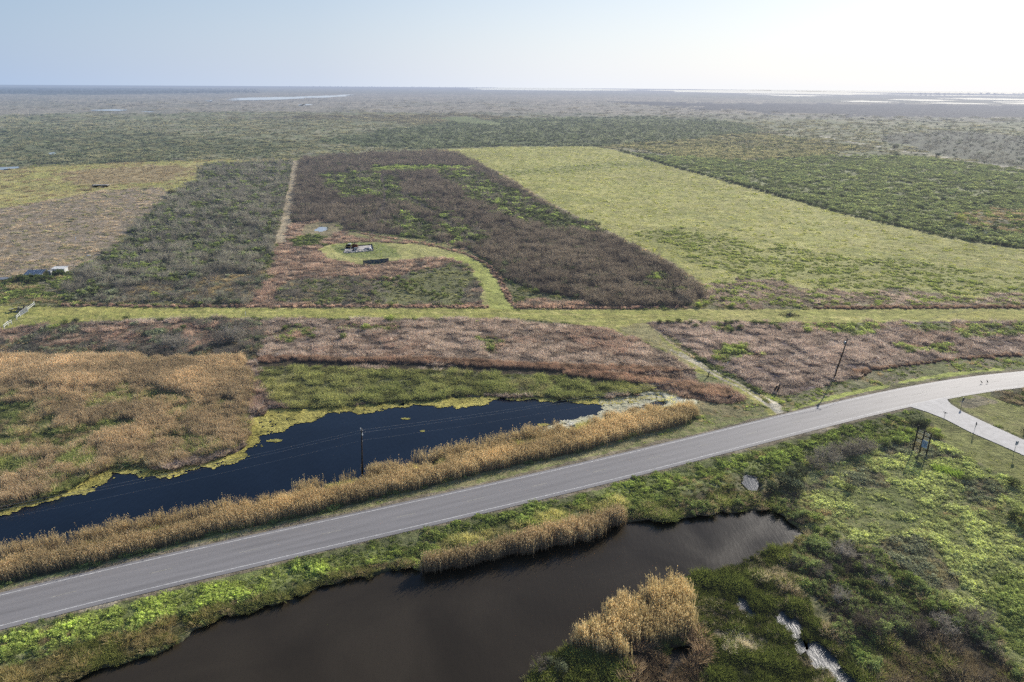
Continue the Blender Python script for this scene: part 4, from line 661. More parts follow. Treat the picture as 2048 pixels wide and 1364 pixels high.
    # reeds standing in the shallow edge behind the roadside row, with loose tall plumes
    e = P((0,1118),(200,1076),(400,1034),(600,984),(800,936),(1000,888),(1150,850)); sl = arclen(e); n = 620; ss = RNG.uniform(0, sl[-1], n); X = np.interp(ss, sl, e[:, 0])+RNG.normal(0, .5, n); Y = np.interp(ss, sl, e[:, 1])+RNG.normal(.2, .6, n)
    k = fbm(X/5, Y/5, 90, 3) > .42; X, Y = X[k], Y[k]; n = len(X)
    sets['roadside_reeds'].append((np.stack([X, Y, np.full(n, -.2)], 1), KIND['reedthin']+RNG.integers(0, NV, n), np.stack([RNG.normal(0, .08, n), RNG.normal(0, .08, n), RNG.normal(0, .5, n)], 1), np.stack([RNG.uniform(.6, 1., n)]*2+[RNG.uniform(.65, 1.05, n)], 1), palette(REED, RNG.uniform(size=n))*GAIN_V*.84))
    info = dict(far_scrub='hazy scrub and coarse grass dotting the plain beyond the fields', green_scrub='green leafy scrub growing through the thickets and fields', hedge_scrub='dark hedgerow scrub along the far diagonal field boundary',
        field_grass='yellow green pasture grass of the large fields', marsh_grass='pinkish brown dry marsh grass in wavy tussocks', bare_thicket='leafless grey purple brush covering the fields behind the track',
        mown_grass='short mown grass of the track and clearing', tall_marsh_grass='reddish brown taller grass in narrow ridges above the pond', green_marsh='green marsh plants between the blue pond and the brown ridges',
        reed_bed='broad tan reed bed left of the blue pond', roadside_reeds='row of golden reeds between the blue pond and the highway', pond_reeds='brown reeds standing along the near bank of the brown pond',
        reed_island='clump of tall tan reeds rising from the near shore of the brown pond', verge_weeds='bright green weeds and grass on the highway verges', bank_grass='overhanging bank grass along the brown pond',
        creeping_weeds='rolling green weeds filling the field at lower right', marsh_brush='tangled shrubs and dry stems below the green field', sedge_marsh='dark green sedge tussocks around the glinting puddles', side_lawn='short lawn grass beside the concrete side road')
    tot = 0
    for nm, parts in sets.items():
        V = np.vstack([p[0] for p in parts]).astype(np.float32); me = bpy.data.meshes.new(nm); me.vertices.add(len(V)); me.vertices.foreach_set('co', V.ravel()); tot += len(V)
        a = me.attributes.new('form', 'INT', 'POINT'); a.data.foreach_set('value', np.concatenate([p[1] for p in parts]).astype(np.int32))
        for an, j in (('turn', 2), ('size', 3), ('tint', 4)):
            a = me.attributes.new(an, 'FLOAT_VECTOR', 'POINT'); a.data.foreach_set('vector', np.vstack([p[j] for p in parts]).astype(np.float32).ravel())
        o = link(nm, me); md = o.modifiers.new('scatter', 'NODES'); md.node_group = SCG; tag(o, info[nm], nm.replace('_', ' '), kind='stuff')
    print('instances', tot)
scatter()
# ------------------------------------------------------------------ objects standing in the landscape
M_WOOD = simple('weathered_wood', (.075, .065, .055), .85, .35, 5., 0, .2, .2); M_POLE = simple('creosoted_pole', (.062, .048, .040), .85, .3, 4.); M_GALV = simple('galvanised_steel', (.42, .43, .45), .45, .15, 9., .6)
M_WHITE = simple('white_paint', (.72, .72, .70), .6, .15, 3.); M_GREYM = simple('grey_painted_metal', (.34, .36, .39), .5, .2, 4.); M_PORC = simple('porcelain', (.7, .68, .64), .3, .1, 9.); M_WIRE = simple('aluminium_wire', (.34, .34, .35), .5, .1, 3.)
M_RUST = simple('rusty_steel', (.16, .07, .045), .8, .4, 3.); M_BLACK = simple('black_iron', (.025, .022, .022), .6, .3, 4.); M_SLAB = simple('cracked_concrete', (.6, .55, .5), .85, .35, .8, 0, .2, .3); M_TAN = simple('cracked_slab_light', (.5, .47, .44), .8, .4, 1.6)
M_SLATE = simple('slate_sheet', (.13, .15, .18), .6, .3, 2.); M_ROOF = simple('blue_grey_roof_sheet', (.14, .19, .27), .45, .25, .8, .2); M_PALEY = simple('pale_yellow_paint', (.62, .55, .28), .7, .2, 4.); M_FEATH = simple('black_feathers', (.018, .016, .016), .7, .3, 12.)
M_SIGNB = simple('pale_blue_board', (.36, .45, .58), .55, .12, 2.); M_INK = simple('dark_blue_lettering', (.07, .12, .24), .6, .1, 3.); M_DARKP = simple('sign_back_metal', (.12, .12, .13), .6, .2, 5.)
GZ = .12
def utility_pole(base, h, lean, label, arm_az, pale):
    t = empty('utility_pole', (*base, GZ), label=label, cat='power pole', group='utility poles carrying the line along the highway')
    b = MB(); b.bar((0, 0, -.6), (lean[0], lean[1], h), .17, .12, 12); b.build('pole', M_POLE, t, True)
    A = Vector((math.cos(arm_az), math.sin(arm_az), 0)); T = Vector((lean[0], lean[1], h)); tips = []
    if pale:
        b = MB(); b.bar(T+Vector((-.16, 0, .05)), T+Vector((-.02, 0, -.75)), .11, .11, 8); b.build('pale_cover', M_WHITE, t)
        b = MB(); b.bar(T+Vector((.0, 0, -.85)), T+Vector((.06, 0, -1.4)), .13, .13, 8); b.build('pale_cover', M_WHITE, t)
    b = MB(); b.box(T+A*.35+Vector((0, 0, -.15)), (.9, .1, .12), Matrix.Rotation(arm_az, 3, 'Z'), .01); b.build('bracket', M_WOOD, t)
    for k, (off, dz) in enumerate(((A*.75, .0), (-A*.35, -1.1), (-A*.22, -2.6))):
        p = T+off+Vector((0, 0, dz)); b = MB(); b.bar(p+Vector((0, 0, -.14)), p+Vector((0, 0, -.02)), .05, .075, 10); b.bar(p+Vector((0, 0, -.02)), p+Vector((0, 0, .1)), .085, .05, 10); b.bar(T+Vector((0, 0, dz-.1)), p+Vector((0, 0, -.12)), .03, .03, 6)
        b.build('insulator', M_PORC, t, True); tips.append(Vector((base[0], base[1], GZ))+p+Vector((0, 0, .1)))
    if not pale:
        b = MB(); c = T-A*.1+Vector((0, 0, -1.15)); b.bar(c+Vector((-.35, 0, .4)), c+Vector((-.35, 0, -.4)), .22, .22, 12); b.build('transformer', M_GALV, t, True)
        b = MB(); b.bar(Vector((lean[0]*.2-.15, 0, 1)), Vector((lean[0]*.2-.15, 0, 3.4)), .06, .06, 6); b.build('conduit', M_GREYM, t)
    return tips
b1 = at(724.5, 950); h1 = height_of(b1, 858); b2 = at(1667, 758); h2 = height_of(b2, 678)
az_ = math.atan2(b2[1]-b1[1], b2[0]-b1[0]); stp = np.array(b2)-np.array(b1); perp = az_-math.pi/2
T1 = utility_pole(b1, h1, (.55, 0), 'wooden power pole with pale top sleeve rising from the reeds against the blue pond', perp, True)
T2 = utility_pole(b2, h2, (1.55, 0), 'leaning wooden power pole with transformer beside the right bend of the highway', perp+.3, False)
T0 = utility_pole(tuple(np.array(b1)-stp), h1, (.2, 0), 'wooden power pole left of the reed row beyond the picture', perp, True)
T3 = utility_pole(tuple(np.array(b2)+np.array([100, 66])), h2, (.3, 0), 'wooden power pole right of the bend beyond the picture', perp, True)
for k, lb in enumerate(('top power line wire strung from the pole tips over the blue pond', 'middle power line wire strung below the pole tips over the blue pond', 'lowest power line wire strung well below the pole tips over the pond')):
    b = MB(); 
    for A, B in ((T0[k], T1[k]), (T1[k], T2[k]), (T2[k], T3[k])):
        pts = [A.lerp(B, i/28)-Vector((0, 0, 4*2.0*(i/28)*(1-i/28))) for i in range(29)]
        for p, q in zip(pts[:-1], pts[1:]): b.bar(p, q, .022 if k < 2 else .014, seg=5)
    tag(b.build('power_line', M_WIRE), lb, 'power line', 'wires of the power line')
# --- billboard frame of three posts
def billboard():
    bs = [at(1825.4, 902), at(1838.2, 908.5), at(1851.5, 914)]; tops = [852.5, 862.0, 868.2]
    o = Vector((*bs[0], GZ)); t = empty('billboard_frame', o, label='old three post billboard frame with bare slats and one blue panel in the green field', cat='billboard')
    hs = [height_of(b_, y_) for b_, y_ in zip(bs, tops)]; q = [Vector((*b_, 0))-Vector((o.x, o.y, 0)) for b_ in bs]
    for p, h in zip(q, hs): b = MB(); b.bar(p+Vector((0, 0, -.5)), p+Vector((0, 0, h)), .14, .12, 10); b.build('post', M_WOOD, t, True)
    d = (q[2]-q[0]).normalized(); nrm = Vector((-d.y, d.x, 0)); R_ = Matrix.Rotation(math.atan2(d.y, d.x), 3, 'Z'); h = min(hs)
    for a, c, n in ((0, 1, 9), (1, 2, 5)):
        for k in range(n):
            z = h-.12-k*.33; m = (q[a]+q[c])/2+nrm*.18; L = (q[c]-q[a]).length
            b = MB(); b.box(m+Vector((random.uniform(-.03, .03), 0, z+random.uniform(-.03, .03))), (L-.02, .035, random.choice((.10, .14, .18))), R_ @ Matrix.Rotation(random.uniform(-.015, .015), 3, 'Y')); b.build('slat', M_SLAT if k % 3 else M_WOOD, t)
    L = (q[2]-q[1]).length; m = (q[1]+q[2])/2-nrm*.2; zc = h-2.55; b = MB(); b.box(m+Vector((0, 0, zc)), (L-.22, .05, 1.55), R_, .01); pn = b.build('sign_panel', M_SIGNB, t); pn['label'] = 'pale blue sign panel with faded dark lines of writing'
    for r, (w0, w1) in enumerate(((.1, .62), (.05, .9), (.12, .95), (.3, .85), (.45, .8))):
        x = w0; b = MB()
        while x < w1:
            w = random.uniform(.04, .09); b.box(m-nrm*.035+d*((x+w/2-.5)*(L-.4))+Vector((0, 0, zc+.5-r*.23)), (w*(L-.4), .012, .10 if r in (1, 2) else .06), R_); x += w+.025
        b.build('lettering', M_INK, pn)
M_SLAT = simple('silvered_slats', (.62, .58, .48), .8, .25, 3.)
billboard()
# --- road signs
def road_sign(bp, topy, kind, label, az, lean=0.):
    base = at(*bp); h = height_of(base, topy); t = empty('road_sign', (*base, GZ), az, label=label, cat='road sign', group='signs on thin posts along the side road')
    b = MB(); b.box((0, 0, h/2-.2), (.07, .05, h+.4)); b.build('post', M_GALV, t)
    if kind == 'blade': b = MB(); b.box((0, 0, h-.02), (.9, .03, .17), None, .005); b.box((0, 0, h+.17), (.03, .8, .15)); b.build('name_blade', M_DARKP, t)
    elif kind == 'stop': b = MB(); b.bar((0, -.045, h-.42), (0, -.075, h-.42), .40, .40, 8); b.build('octagon_plate', M_DARKP, t); b = MB(); b.box((0, -.04, h-1.0), (.4, .02, .25)); b.build('small_plate', M_GREYM, t)
    else: b = MB(); b.box((0, -.05, h-.38), (.66, .02, .78), None, .004); b.build('plate', M_GREYM, t)
    return base
road_sign((1884.4, 850.3), 827.5, 'blade', 'thin street name signpost nearest the highway beside the concrete road', rad(40))
road_sign((1946.7, 867.8), 845, 'stop', 'road sign seen edge on at the near edge of the concrete road', rad(70))
road_sign((2026.5, 909.7), 883.4, 'plate', 'square grey plate sign nearest the right edge beside the concrete road', rad(8))
road_sign((1921.8, 816), 796, 'stop', 'thin sign on the far verge whose shadow falls onto the concrete road', rad(20))
# --- vultures
def vulture(px, py, label, az):
    p = at(px, py, RZ); t = empty('bird', (*p, RZ+.02), az, label=label, cat='bird', group='black vultures standing on the highway')
    Ry = Matrix.Rotation(rad(-38), 3, 'Y'); b = MB(); bm = b.bm
    rings = [(-.34, .20, .02, .03), (-.26, .28, .06, .05), (-.12, .36, .11, .10), (.02, .44, .13, .13), (.13, .54, .10, .10), (.19, .62, .05, .05), (.23, .68, .035, .035), (.28, .72, .04, .04), (.33, .71, .022, .02), (.37, .69, .008, .008)]
    pr = None; S = 10
    for x, z, ry, rz in rings:
        cur = [bm.verts.new((x, ry*math.cos(a), z+rz*math.sin(a))) for a in [2*math.pi*i/S for i in range(S)]]
        if pr: [bm.faces.new((pr[i], pr[(i+1) % S], cur[(i+1) % S], cur[i])) for i in range(S)]
        else: bm.faces.new(cur[::-1])
        pr = cur
    bm.faces.new(pr); b.build('body', M_FEATH, t, True)
    for s_ in (-1, 1):
        b = MB(); v = [(.10, .10*s_, .56), (.04, .145*s_, .50), (-.16, .12*s_, .34), (-.40, .04*s_, .18), (-.24, .10*s_, .30), (-.04, .135*s_, .38), (.10, .125*s_, .46)]; vs = [b.bm.verts.new(q) for q in v]; b.bm.faces.new(vs); b.build('wing', M_FEATH, t)
        b = MB(); b.bar((0, .05*s_, .34), (.02, .05*s_, .0), .014, .01, 6); b.box((.05, .05*s_, .01), (.1, .03, .02)); b.build('leg', M_DARKP, t)
vulture(1962, 767, 'left of two black vultures standing on the right lane of the highway', rad(120)); vulture(1973.8, 766, 'right of two black vultures standing on the highway', rad(100))
# --- posts and stakes
def leaning_post(bp, tp, label, r=.12, m=None, name='fence_post', group=None):
    a = at(*bp); h = height_of(a, tp[1]); qx = pix(a[0], a[1], h)[0]; dx = (tp[0]-qx)*math.hypot(a[1], CAMH)/FPX
    b = MB(); b.bar((0, 0, -.3), (dx, 0, h), r, r*.85, 8); o = b.build(name, m or M_WOOD, None, True); o.location = (*a, GZ-.05); return tag(o, label, name.split('_')[1], group)
leaning_post((1415.7, 755), (1418.6, 743.5), 'dark fence post standing alone in the grass left of the lane', .15)
leaning_post((1546, 784), (1554.5, 772), 'left of two dark broken posts at the lane mouth, leaning right', .22); leaning_post((1553, 786), (1560, 769), 'right of two dark broken posts at the lane mouth, taller and more upright', .2)
leaning_post((1661, 739), (1665.5, 730), 'thin pale stake in the brown marsh left of the leaning power pole', .06, M_TAN, 'marker_stake'); leaning_post((1455.5, 730), (1455.7, 723.5), 'short white stake in the marsh right of the lane bend', .09, M_WHITE, 'marker_stake')
leaning_post((491.5, 632.5), (490.5, 624), 'white stake on the mown track at left', .09, M_WHITE, 'marker_stake'); leaning_post((517, 733), (514, 724), 'thin white stake at the corner of the tall reed bed', .06, M_TAN, 'marker_stake')
leaning_post((151, 481), (151, 474), 'white post in the brown field above the hedge and shacks', .16, M_WHITE, 'marker_stake')
b = MB(); b.box((0, 0, .25), (1.6, .7, .5), None, .05); o = b.build('white_tank', M_WHITE); o.location = (*at(178, 512.5), 0); tag(o, 'small white tank at the edge of the brown field above the scrub', 'tank')
# burnt pile with yellow sticks
def stick_pile():
    p = at(1579, 631); t = empty('brush_pile', (*p, GZ), label='burnt brush pile with crossed pale yellow sticks on the mown track', cat='brush pile')
    bl = Blades()
    for _ in range(420): a = RNG.uniform(0, 6.28); r = RNG.uniform(0, 2.6); bl.blade((math.cos(a)*r*1.3, math.sin(a)*r, RNG.uniform(0, .15)), (RNG.normal(), RNG.normal(), abs(RNG.normal())*.4), RNG.uniform(.4, 1.1), .07, 0, (.5,)*3, (1,)*3, 1)
    o = link('charred_sticks', bl.mesh('charred_sticks', M_BUSH), t); o.color = (.05, .04, .045, 1)
    for a, c in (((-1.1, 0, .2), (.6, -.4, 1.5)), ((1.3, .2, .2), (-.5, 0, 1.2)), ((0, -1, .1), (.3, .3, 1.9)), ((-1.2, .3, 1.2), (1.3, .2, 1.5))): b = MB(); b.bar(a, c, .09, .07, 6); b.build('stick', M_PALEY, t)
stick_pile()
# --- gate and pipe fence at the left end of the track
def gate():
    pts = [at(70, 613), at(56, 624), at(41, 634), at(34, 640.5), at(24, 649), at(17, 652), at(9, 659)]; o = Vector((*pts[3], GZ)); q = [Vector((*p, 0))-Vector((o.x, o.y, 0)) for p in pts]
    t = empty('pipe_fence', o, label='white pipe fence with a grey mesh gate across the left end of the mown track', cat='fence')
    for i, p in enumerate(q): b = MB(); b.bar(p+Vector((0, 0, -.3)), p+Vector((0, 0, 1.6 if i in (0, 1, 2) else 1.3)), .11, .11, 8); b.build('post', M_WHITE, t)
    for i in (0, 2, 3, 4, 5):
        if i == 3: continue
        for z in (1.25, .75): b = MB(); b.bar(q[i]+Vector((0, 0, z)), q[i+1]+Vector((0, 0, z-.05)), .075, seg=6); b.build('rail', M_WHITE, t)
    a, c = q[1], q[2]; d = (c-a).normalized(); g = []; b = MB(); e1, e2 = a+d*.2, c-d*.2
    for z in (.25, 1.5): b.bar(e1+Vector((0, 0, z)), e2+Vector((0, 0, z)), .07, seg=6)
    for k in range(15): p = e1.lerp(e2, k/14); b.bar(p+Vector((0, 0, .25)), p+Vector((0, 0, 1.5)), .05 if k % 7 else .07, seg=5)
    for z in (.5, .75, 1., 1.25): b.bar(e1+Vector((0, 0, z)), e2+Vector((0, 0, z)), .04, seg=5)
    b.build('gate_leaf', M_GREYM, t)
    p = at(37, 623); t = empty('board_pile', (*p, GZ), label='heap of grey boards and junk behind the mesh gate', cat='junk heap')
    for k in range(16): a = random.uniform(0, 3.14); b = MB(); b.box((random.gauss(0, 1.1), random.gauss(0, .7), .2+random.uniform(0, .9)), (random.uniform(1.5, 3.2), random.uniform(.2, .7), .06), Matrix.Rotation(a, 3, 'Z') @ Matrix.Rotation(random.uniform(-.5, .5), 3, 'Y')); b.build('board', random.choice((M_TAN, M_WOOD, M_GREYM)), t)
gate()
# --- shacks at left
def shack(p0, w, d, h, rise, az, roofm, wallm, label, over=.4, name='shed'):
    t = empty(name, (*p0, 0), az, label=label, cat=name)
    b = MB(); b.box((0, 0, h/2), (w, d, h)); wl_ = b.build('wall', wallm, t)
    b = MB(); b.box((0, -d/2-.02, h*.45), (w*.12, .06, h*.85)); dd = b.build('door', M_BLACK, t)
    for x in (-.3, .3): b = MB(); b.box((x*w, -d/2-.02, h*.6), (w*.12, .05, h*.28)); b.build('window', M_BLACK, t)
    b = MB(); bm = b.bm; W, D = w/2+over, d/2+over; n = 14
    for k in range(n):
        x0, x1 = -W+2*W*k/n, -W+2*W*(k+1)/n; zz = .05*(k % 2)
        b.quad((x0, -D, h+.03+zz), (x1, -D, h+.03+zz), (x1, D, h+rise+.03+zz), (x0, D, h+rise+.03+zz))
    r_ = b.build('roof', roofm, t); m = r_.modifiers.new('t', 'SOLIDIFY'); m.thickness = .06
    return t
c = at(72, 556); t = shack(c, 5.4, 3.6, 1.7, .9, rad(8), M_ROOF, M_WOOD, 'low shack with a sloping blue grey roof sheet behind the hedge')
for x in (-2.9, 2.8, 3.5): b = MB(); b.bar((x, -2.4, 0), (x+.15, -2.4, 2.2), .09, .08, 8); b.build('post', M_WHITE, t)
for x in (-1.2, 1.9): b = MB(); b.bar((x, 1.4, 1.5), (x, 1.4, 3.6), .08, .08, 8); b.build('chimney', M_WOOD, t)
shack(at(121, 546), 4.6, 2.6, 1.9, .25, rad(4), M_WHITE, M_WHITE, 'white flat roofed hut right of the blue roofed shack', .25, 'hut')
c = at(8, 565); t = empty('lean_to', (*c, 0), rad(6), label='pale grey roof sheet of a lean to at the left edge beside the hedge', cat='shelter')
b = MB(); b.box((0, 0, 1.5), (5.5, 1.8, .07), Matrix.Rotation(rad(12), 3, 'X')); b.build('roof', M_GREYM, t)
for x in (-2.4, 0, 2.4): [MB().bar((x, y_, 0), (x, y_, 1.5+.15*y_), .07, seg=6).build('post', M_WOOD, t) for y_ in (-.7, .7)]
c = at(101, 551); t = empty('junk_box', (*c, 0), label='small white box between the shack and the white hut', cat='box'); b = MB(); b.box((0, 0, .9), (1.2, 1., 1.8), None, .05); b.build('box_body', M_WHITE, t); b = MB(); b.box((0, 0, 1.83), (1.4, 1.2, .08)); b.build('lid', M_GREYM, t)
# trailer in the far left field
c = at(202, 374.5); t = empty('flat_trailer', (*c, 0), rad(5), label='dark low trailer with pale top in the far left field', cat='trailer')
b = MB(); b.box((0, 0, 1.5), (9.5, 2.6, .5), None, .05); b.build('load', M_TAN, t); b = MB(); b.box((0, 0, .95), (10.5, 2.5, .5)); b.build('deck', M_BLACK, t)
for x in (-3.4, -2.3, 2.8, 3.8):
    for y_ in (-1.2, 1.2): b = MB(); b.bar((x, y_-.15, .5), (x, y_+.15, .5), .5, seg=16); b.build('wheel', M_BLACK, t)
# --- concrete pad with pump equipment
def pad():
    c = P((688, 507), (747.2, 502.8), (744.4, 491), (691, 495.5)); o = c.mean(0); q = [Vector((*(p-o), 0)) for p in c]
    t = empty('concrete_pad', (*o, 0), label='cracked pale concrete slab with a low dark curb in the mown clearing', cat='concrete slab')
    b = MB(); top = [b.bm.verts.new(v+Vector((0, 0, .35))) for v in q]; bot = [b.bm.verts.new(v+Vector((0, 0, -.1))) for v in q]; b.bm.faces.new(top); [b.bm.faces.new((bot[i], bot[(i+1) % 4], top[(i+1) % 4], top[i])) for i in range(4)]; b.build('slab', M_SLAB, t)
    for a, e in ((q[2], q[3]), (q[1], q[2])): b = MB(); d = e-a; b.box((a+e)/2+Vector((0, 0, .5)), (d.length, .18, .35), Matrix.Rotation(math.atan2(d.y, d.x), 3, 'Z')); b.build('curb', M_BLACK, t)
    b = MB()
    for k in range(70):
        s_ = random.random(); f_ = random.uniform(0, .34); p = (q[0].lerp(q[1], s_)).lerp(q[3].lerp(q[2], s_), f_); z = random.uniform(.08, .4); b.box(p+Vector((0, 0, .35+z/2)), (random.uniform(.3, 1.3), random.uniform(.2, .9), z), Matrix.Rotation(random.uniform(0, 3), 3, 'Z') @ Matrix.Rotation(random.uniform(-.3, .3), 3, 'X'))
    b.build('rubble', M_TAN, t)
    def pt(u, v): return tuple(c[0]+(c[1]-c[0])*u+((c[3]-c[0])*(1-u)+(c[2]-c[1])*u)*v)
    p = pt(.82, .22); t = empty('steel_trough', (*p, .35), rad(8), label='pale grey round ended trough on the right end of the slab', cat='trough')
    b = MB(); b.bar((-1.2, 0, .4), (1.2, 0, .4), .42, seg=14); b.ball((-1.2, 0, .4), (.84, .84, .84)); b.ball((1.2, 0, .4), (.84, .84, .84)); b.build('shell', M_GALV, t, True); [MB().box((x_, 0, .1), (.2, .9, .25)).build('cradle', M_BLACK, t) for x_ in (-.8, .8)]
    p = pt(.40, .25); t = empty('metal_box', (*p, .35), rad(10), label='pale grey cabinet standing mid slab', cat='cabinet')
    b = MB(); b.box((0, 0, .6), (1.5, 1., 1.2), None, .04); b.build('case', M_GREYM, t); b = MB(); b.box((0, -.52, .6), (1.2, .03, 1.)); b.build('door', M_GALV, t); b = MB(); b.box((-1.1, 0, .35), (.5, .9, .7)); b.build('base_unit', M_BLACK, t)
    p = at(704, 497.2); t = empty('pump_unit', (*p, 0), rad(4), label='dark oilfield pump engine with rusty red tank at the back left of the slab', cat='pump')
    b = MB(); b.box((0, 0, .35), (5.4, 1.6, .35)); b.build('skid', M_BLACK, t)
    b = MB(); b.bar((.3, 0, 1.25), (2.3, 0, 1.25), .75, seg=18); b.ball((2.3, 0, 1.25), (.6, 1.5, 1.5)); b.ball((.3, 0, 1.25), (.6, 1.5, 1.5)); b.build('tank', M_RUST, t, True)
    b = MB(); b.box((-1.3, 0, 1.1), (1.7, 1.3, 1.3), None, .08); b.bar((-2.4, 0, 1.1), (-2.2, 0, 1.1), .7, seg=16); b.build('engine', M_BLACK, t)
    b = MB(); b.box((-.9, .1, 2.), (1.2, .9, .45), None, .05); b.build('hood', M_WHITE, t)
    MB().bar((-2.1, .3, 1.4), (-2.2, .3, 3.2), .1, seg=8).build('exhaust_pipe', M_BLACK, t); MB().bar((1.2, .2, 1.9), (1.2, .2, 2.6), .09, seg=8).build('vent_pipe', M_BLACK, t)
    b = MB(); b.bar((-2.6, -.9, .35), (-2.6, -.9, 1.5), .06, seg=6); b.bar((-2.6, -.9, 1.5), (3.2, -.9, 1.2), .06, seg=6); b.bar((3.2, -.9, 1.2), (3.2, -.9, .3), .06, seg=6); b.build('pipe', M_RUST, t)
    # rail of white posts at the left
    p = at(690, 500.5); t = empty('pipe_rail', (*p, 0), label='short pale pipe rail at the left corner of the slab', cat='rail'); b = MB(); b.bar((0, 0, 0), (0, 0, 1.6), .08, seg=6); b.bar((0, 0, 1.55), (2.4, .2, 1.55), .07, seg=6); b.bar((2.4, .2, 0), (2.4, .2, 1.55), .07, seg=6); b.build('rail', M_PALEY, t)
pad()
def screen():
    a, e = np.array(at(727, 529.5)), np.array(at(777.5, 525)); o = (a+e)/2; d = e-a; L = np.linalg.norm(d); az = math.atan2(d[1], d[0]); h = 1.75
    t = empty('sheet_fence', (*o, 0), az, label='long dark slate sheet fence standing below the concrete slab in the clearing', cat='fence')
    n = 22
    for k in range(n):
        x = -L/2+L*(k+.5)/n; b = MB(); b.box((x, 0, h/2+random.uniform(-.06, .06)), (L/n-.03, .07, h), Matrix.Rotation(random.uniform(-.03, .03), 3, 'Y')); b.build('sheet', M_SLATE, t)
    for k in range(0, n+1, 4): b = MB(); b.bar((-L/2+L*k/n, .12, 0), (-L/2+L*k/n, .12, h+.08+(.9 if k == 0 else 0)), .08, seg=6); b.build('post', M_WOOD, t)
    b = MB(); b.box((L/2, .9, h/2), (.08, 1.8, h)); b.build('end_sheet', M_SLATE, t)
screen()
# --- countable bushes: each its own plant
BV = {}
def bush_mesh(kind, v):
    if (kind, v) in BV: return BV[kind, v]
    if kind == 'leafy': g = g_leafy(620, 1.5, .95, 9)
    elif kind == 'low': g = g_leafy(620, 1.0, 1.15, 11)
    elif kind == 'bare': g = g_twig_big()
    elif kind == 'tall': g = g_grassy()
    BV[kind, v] = g; return g
def g_twig_big():
    b = Blades()
    for _ in range(34):
        x, y, a = ring(.3); sp = RNG.uniform(.1, 1.1); d = np.array([math.cos(a)*sp, math.sin(a)*sp, 1.]); L = RNG.uniform(.9, 1.5); d /= np.linalg.norm(d); br = RNG.uniform(.7, 1.2)
        b.blade((x, y, 0), d, L, .04, .02, np.array([.35]*3)*br, np.array([.9]*3)*br, 2)
        for k in range(13):
            t = RNG.uniform(.25, 1); p = np.array([x, y, 0])+d*L*t; dd = d+RNG.normal(0, .6, 3); dd[2] = abs(dd[2])*.8+.1; dd /= np.linalg.norm(dd); l2 = RNG.uniform(.25, .55)
            b.blade(p, dd, l2, .024, .05, np.array([.6]*3)*br, np.array([1.1]*3)*br, 1)
            for q in range(3): pp = p+dd*l2*RNG.uniform(.3, 1); d3 = dd+RNG.normal(0, .6, 3); d3 /= np.linalg.norm(d3); b.blade(pp, d3, RNG.uniform(.12, .3), .02, 0, np.array([.8]*3)*br, np.array([1.25]*3)*br, 1)
    return b
def g_grassy():
    b = Blades()
    for _ in range(420):
        x = RNG.uniform(-1, 1); y = RNG.normal(0, .28); br = RNG.uniform(.7, 1.25); b.blade((x, y, 0), (RNG.normal(.15, .3), RNG.normal(0, .3), 1), RNG.uniform(.6, 1.05), .06, .2, np.array([.3]*3)*br, np.array([1.05]*3)*br, 2)
    return b
BM = {}
def bushes(lst, kind, label, group, size=(1., 1.), cols=('#56703a',), name='green_bush', cat='bush', scatter_n=0):
    for i, it in enumerate(lst):
        px, py = it[:2]; s_ = it[2] if len(it) > 2 else 1.
        key = (kind, random.randrange(4))
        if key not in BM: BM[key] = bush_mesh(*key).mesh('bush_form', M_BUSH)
        p = at(px, py); o = link(name, BM[key], None, (*p, 0), random.uniform(0, 6.28)); k = s_*random.uniform(.9, 1.15); o.scale = (size[0]*k*random.uniform(.9, 1.1), size[0]*k*random.uniform(.9, 1.1), size[1]*k)
        c = palette((random.choice(cols),), np.zeros(1))[0]*GAIN_V*random.uniform(.85, 1.15); o.color = (*c, 1)
        tag(o, it[3] if len(it) > 3 else label, cat, group)
DG = ('#4a6030', '#425628', '#546c34'); LG = ('#7c9438', '#86a03c'); GG = ('#625a54', '#6e6660'); MG = ('#5c7436', '#66803a')
bushes([(1319,648),(1335,647),(1342,649),(1356,646),(1381,650),(1391,656),(1401,647),(1438,655),(1453,650),(1462,649),(1473,648),(1445,663),(1464,664),(1480,659),(1508,650),(1516,650),(1524,651),(1531,650),(1542,653),(1550,656),(1557,661)], 'leafy', 'dark green bush along the lower edge of the mown track right of the lane fork', 'dark bushes below the track right of the fork', (1.25, .95), DG)
bushes([(1688,655),(1700,653),(1711,653),(1773,659),(1852,655),(1864,655)], 'low', 'low green bush below the mown track at far right', 'low bushes below the track at far right', (1.3, .8), MG)
bushes([(1616,666,1.3,'bright lime green bush below the burnt pile on the track'),(1482,700,1.1,'rounder of two yellow green bushes in the marsh right of the lane'),(1467,695,.8,'smaller of two yellow green bushes in the marsh right of the lane'),(1434,721,1.2,'lime green bush close beside the lane bend')], 'leafy', '', 'yellow green bushes in the right marsh', (1.4, .9), LG, 'lime_bush')
bushes([(1823,706,1.2,'green bush in the marsh right of the leaning power pole'),(1865,697,.9,'left of two small green bushes in the far right marsh'),(1883,698,.9,'right of two small green bushes in the far right marsh'),(2023,672,1.2,'green bush near the right edge just below the track')], 'leafy', '', 'green bushes dotting the right marsh', (1.3, .9), MG)
bushes([(776,645,1.5,'large green bush touching the lower edge of the track in mid left'),(784,640,1.2,'green bush overlapping the track edge beside the largest one'),(732,662,1.6,'bright lime bush below the track in the pinkish marsh'),(569,661,1.2,'lime bush in the pinkish marsh near the tall reed corner'),(627,678,1.2,'olive bush in the middle of the pinkish marsh'),(688,680,1.4,'grey green bush in the middle of the pinkish marsh'),(984,703,1.2,'bright green bush in the marsh above the right pond end'),(954,647,.8,'small green bush under the track near the loop junction')], 'leafy', '', 'bushes in the pinkish marsh', (1.2, .95), MG+LG)
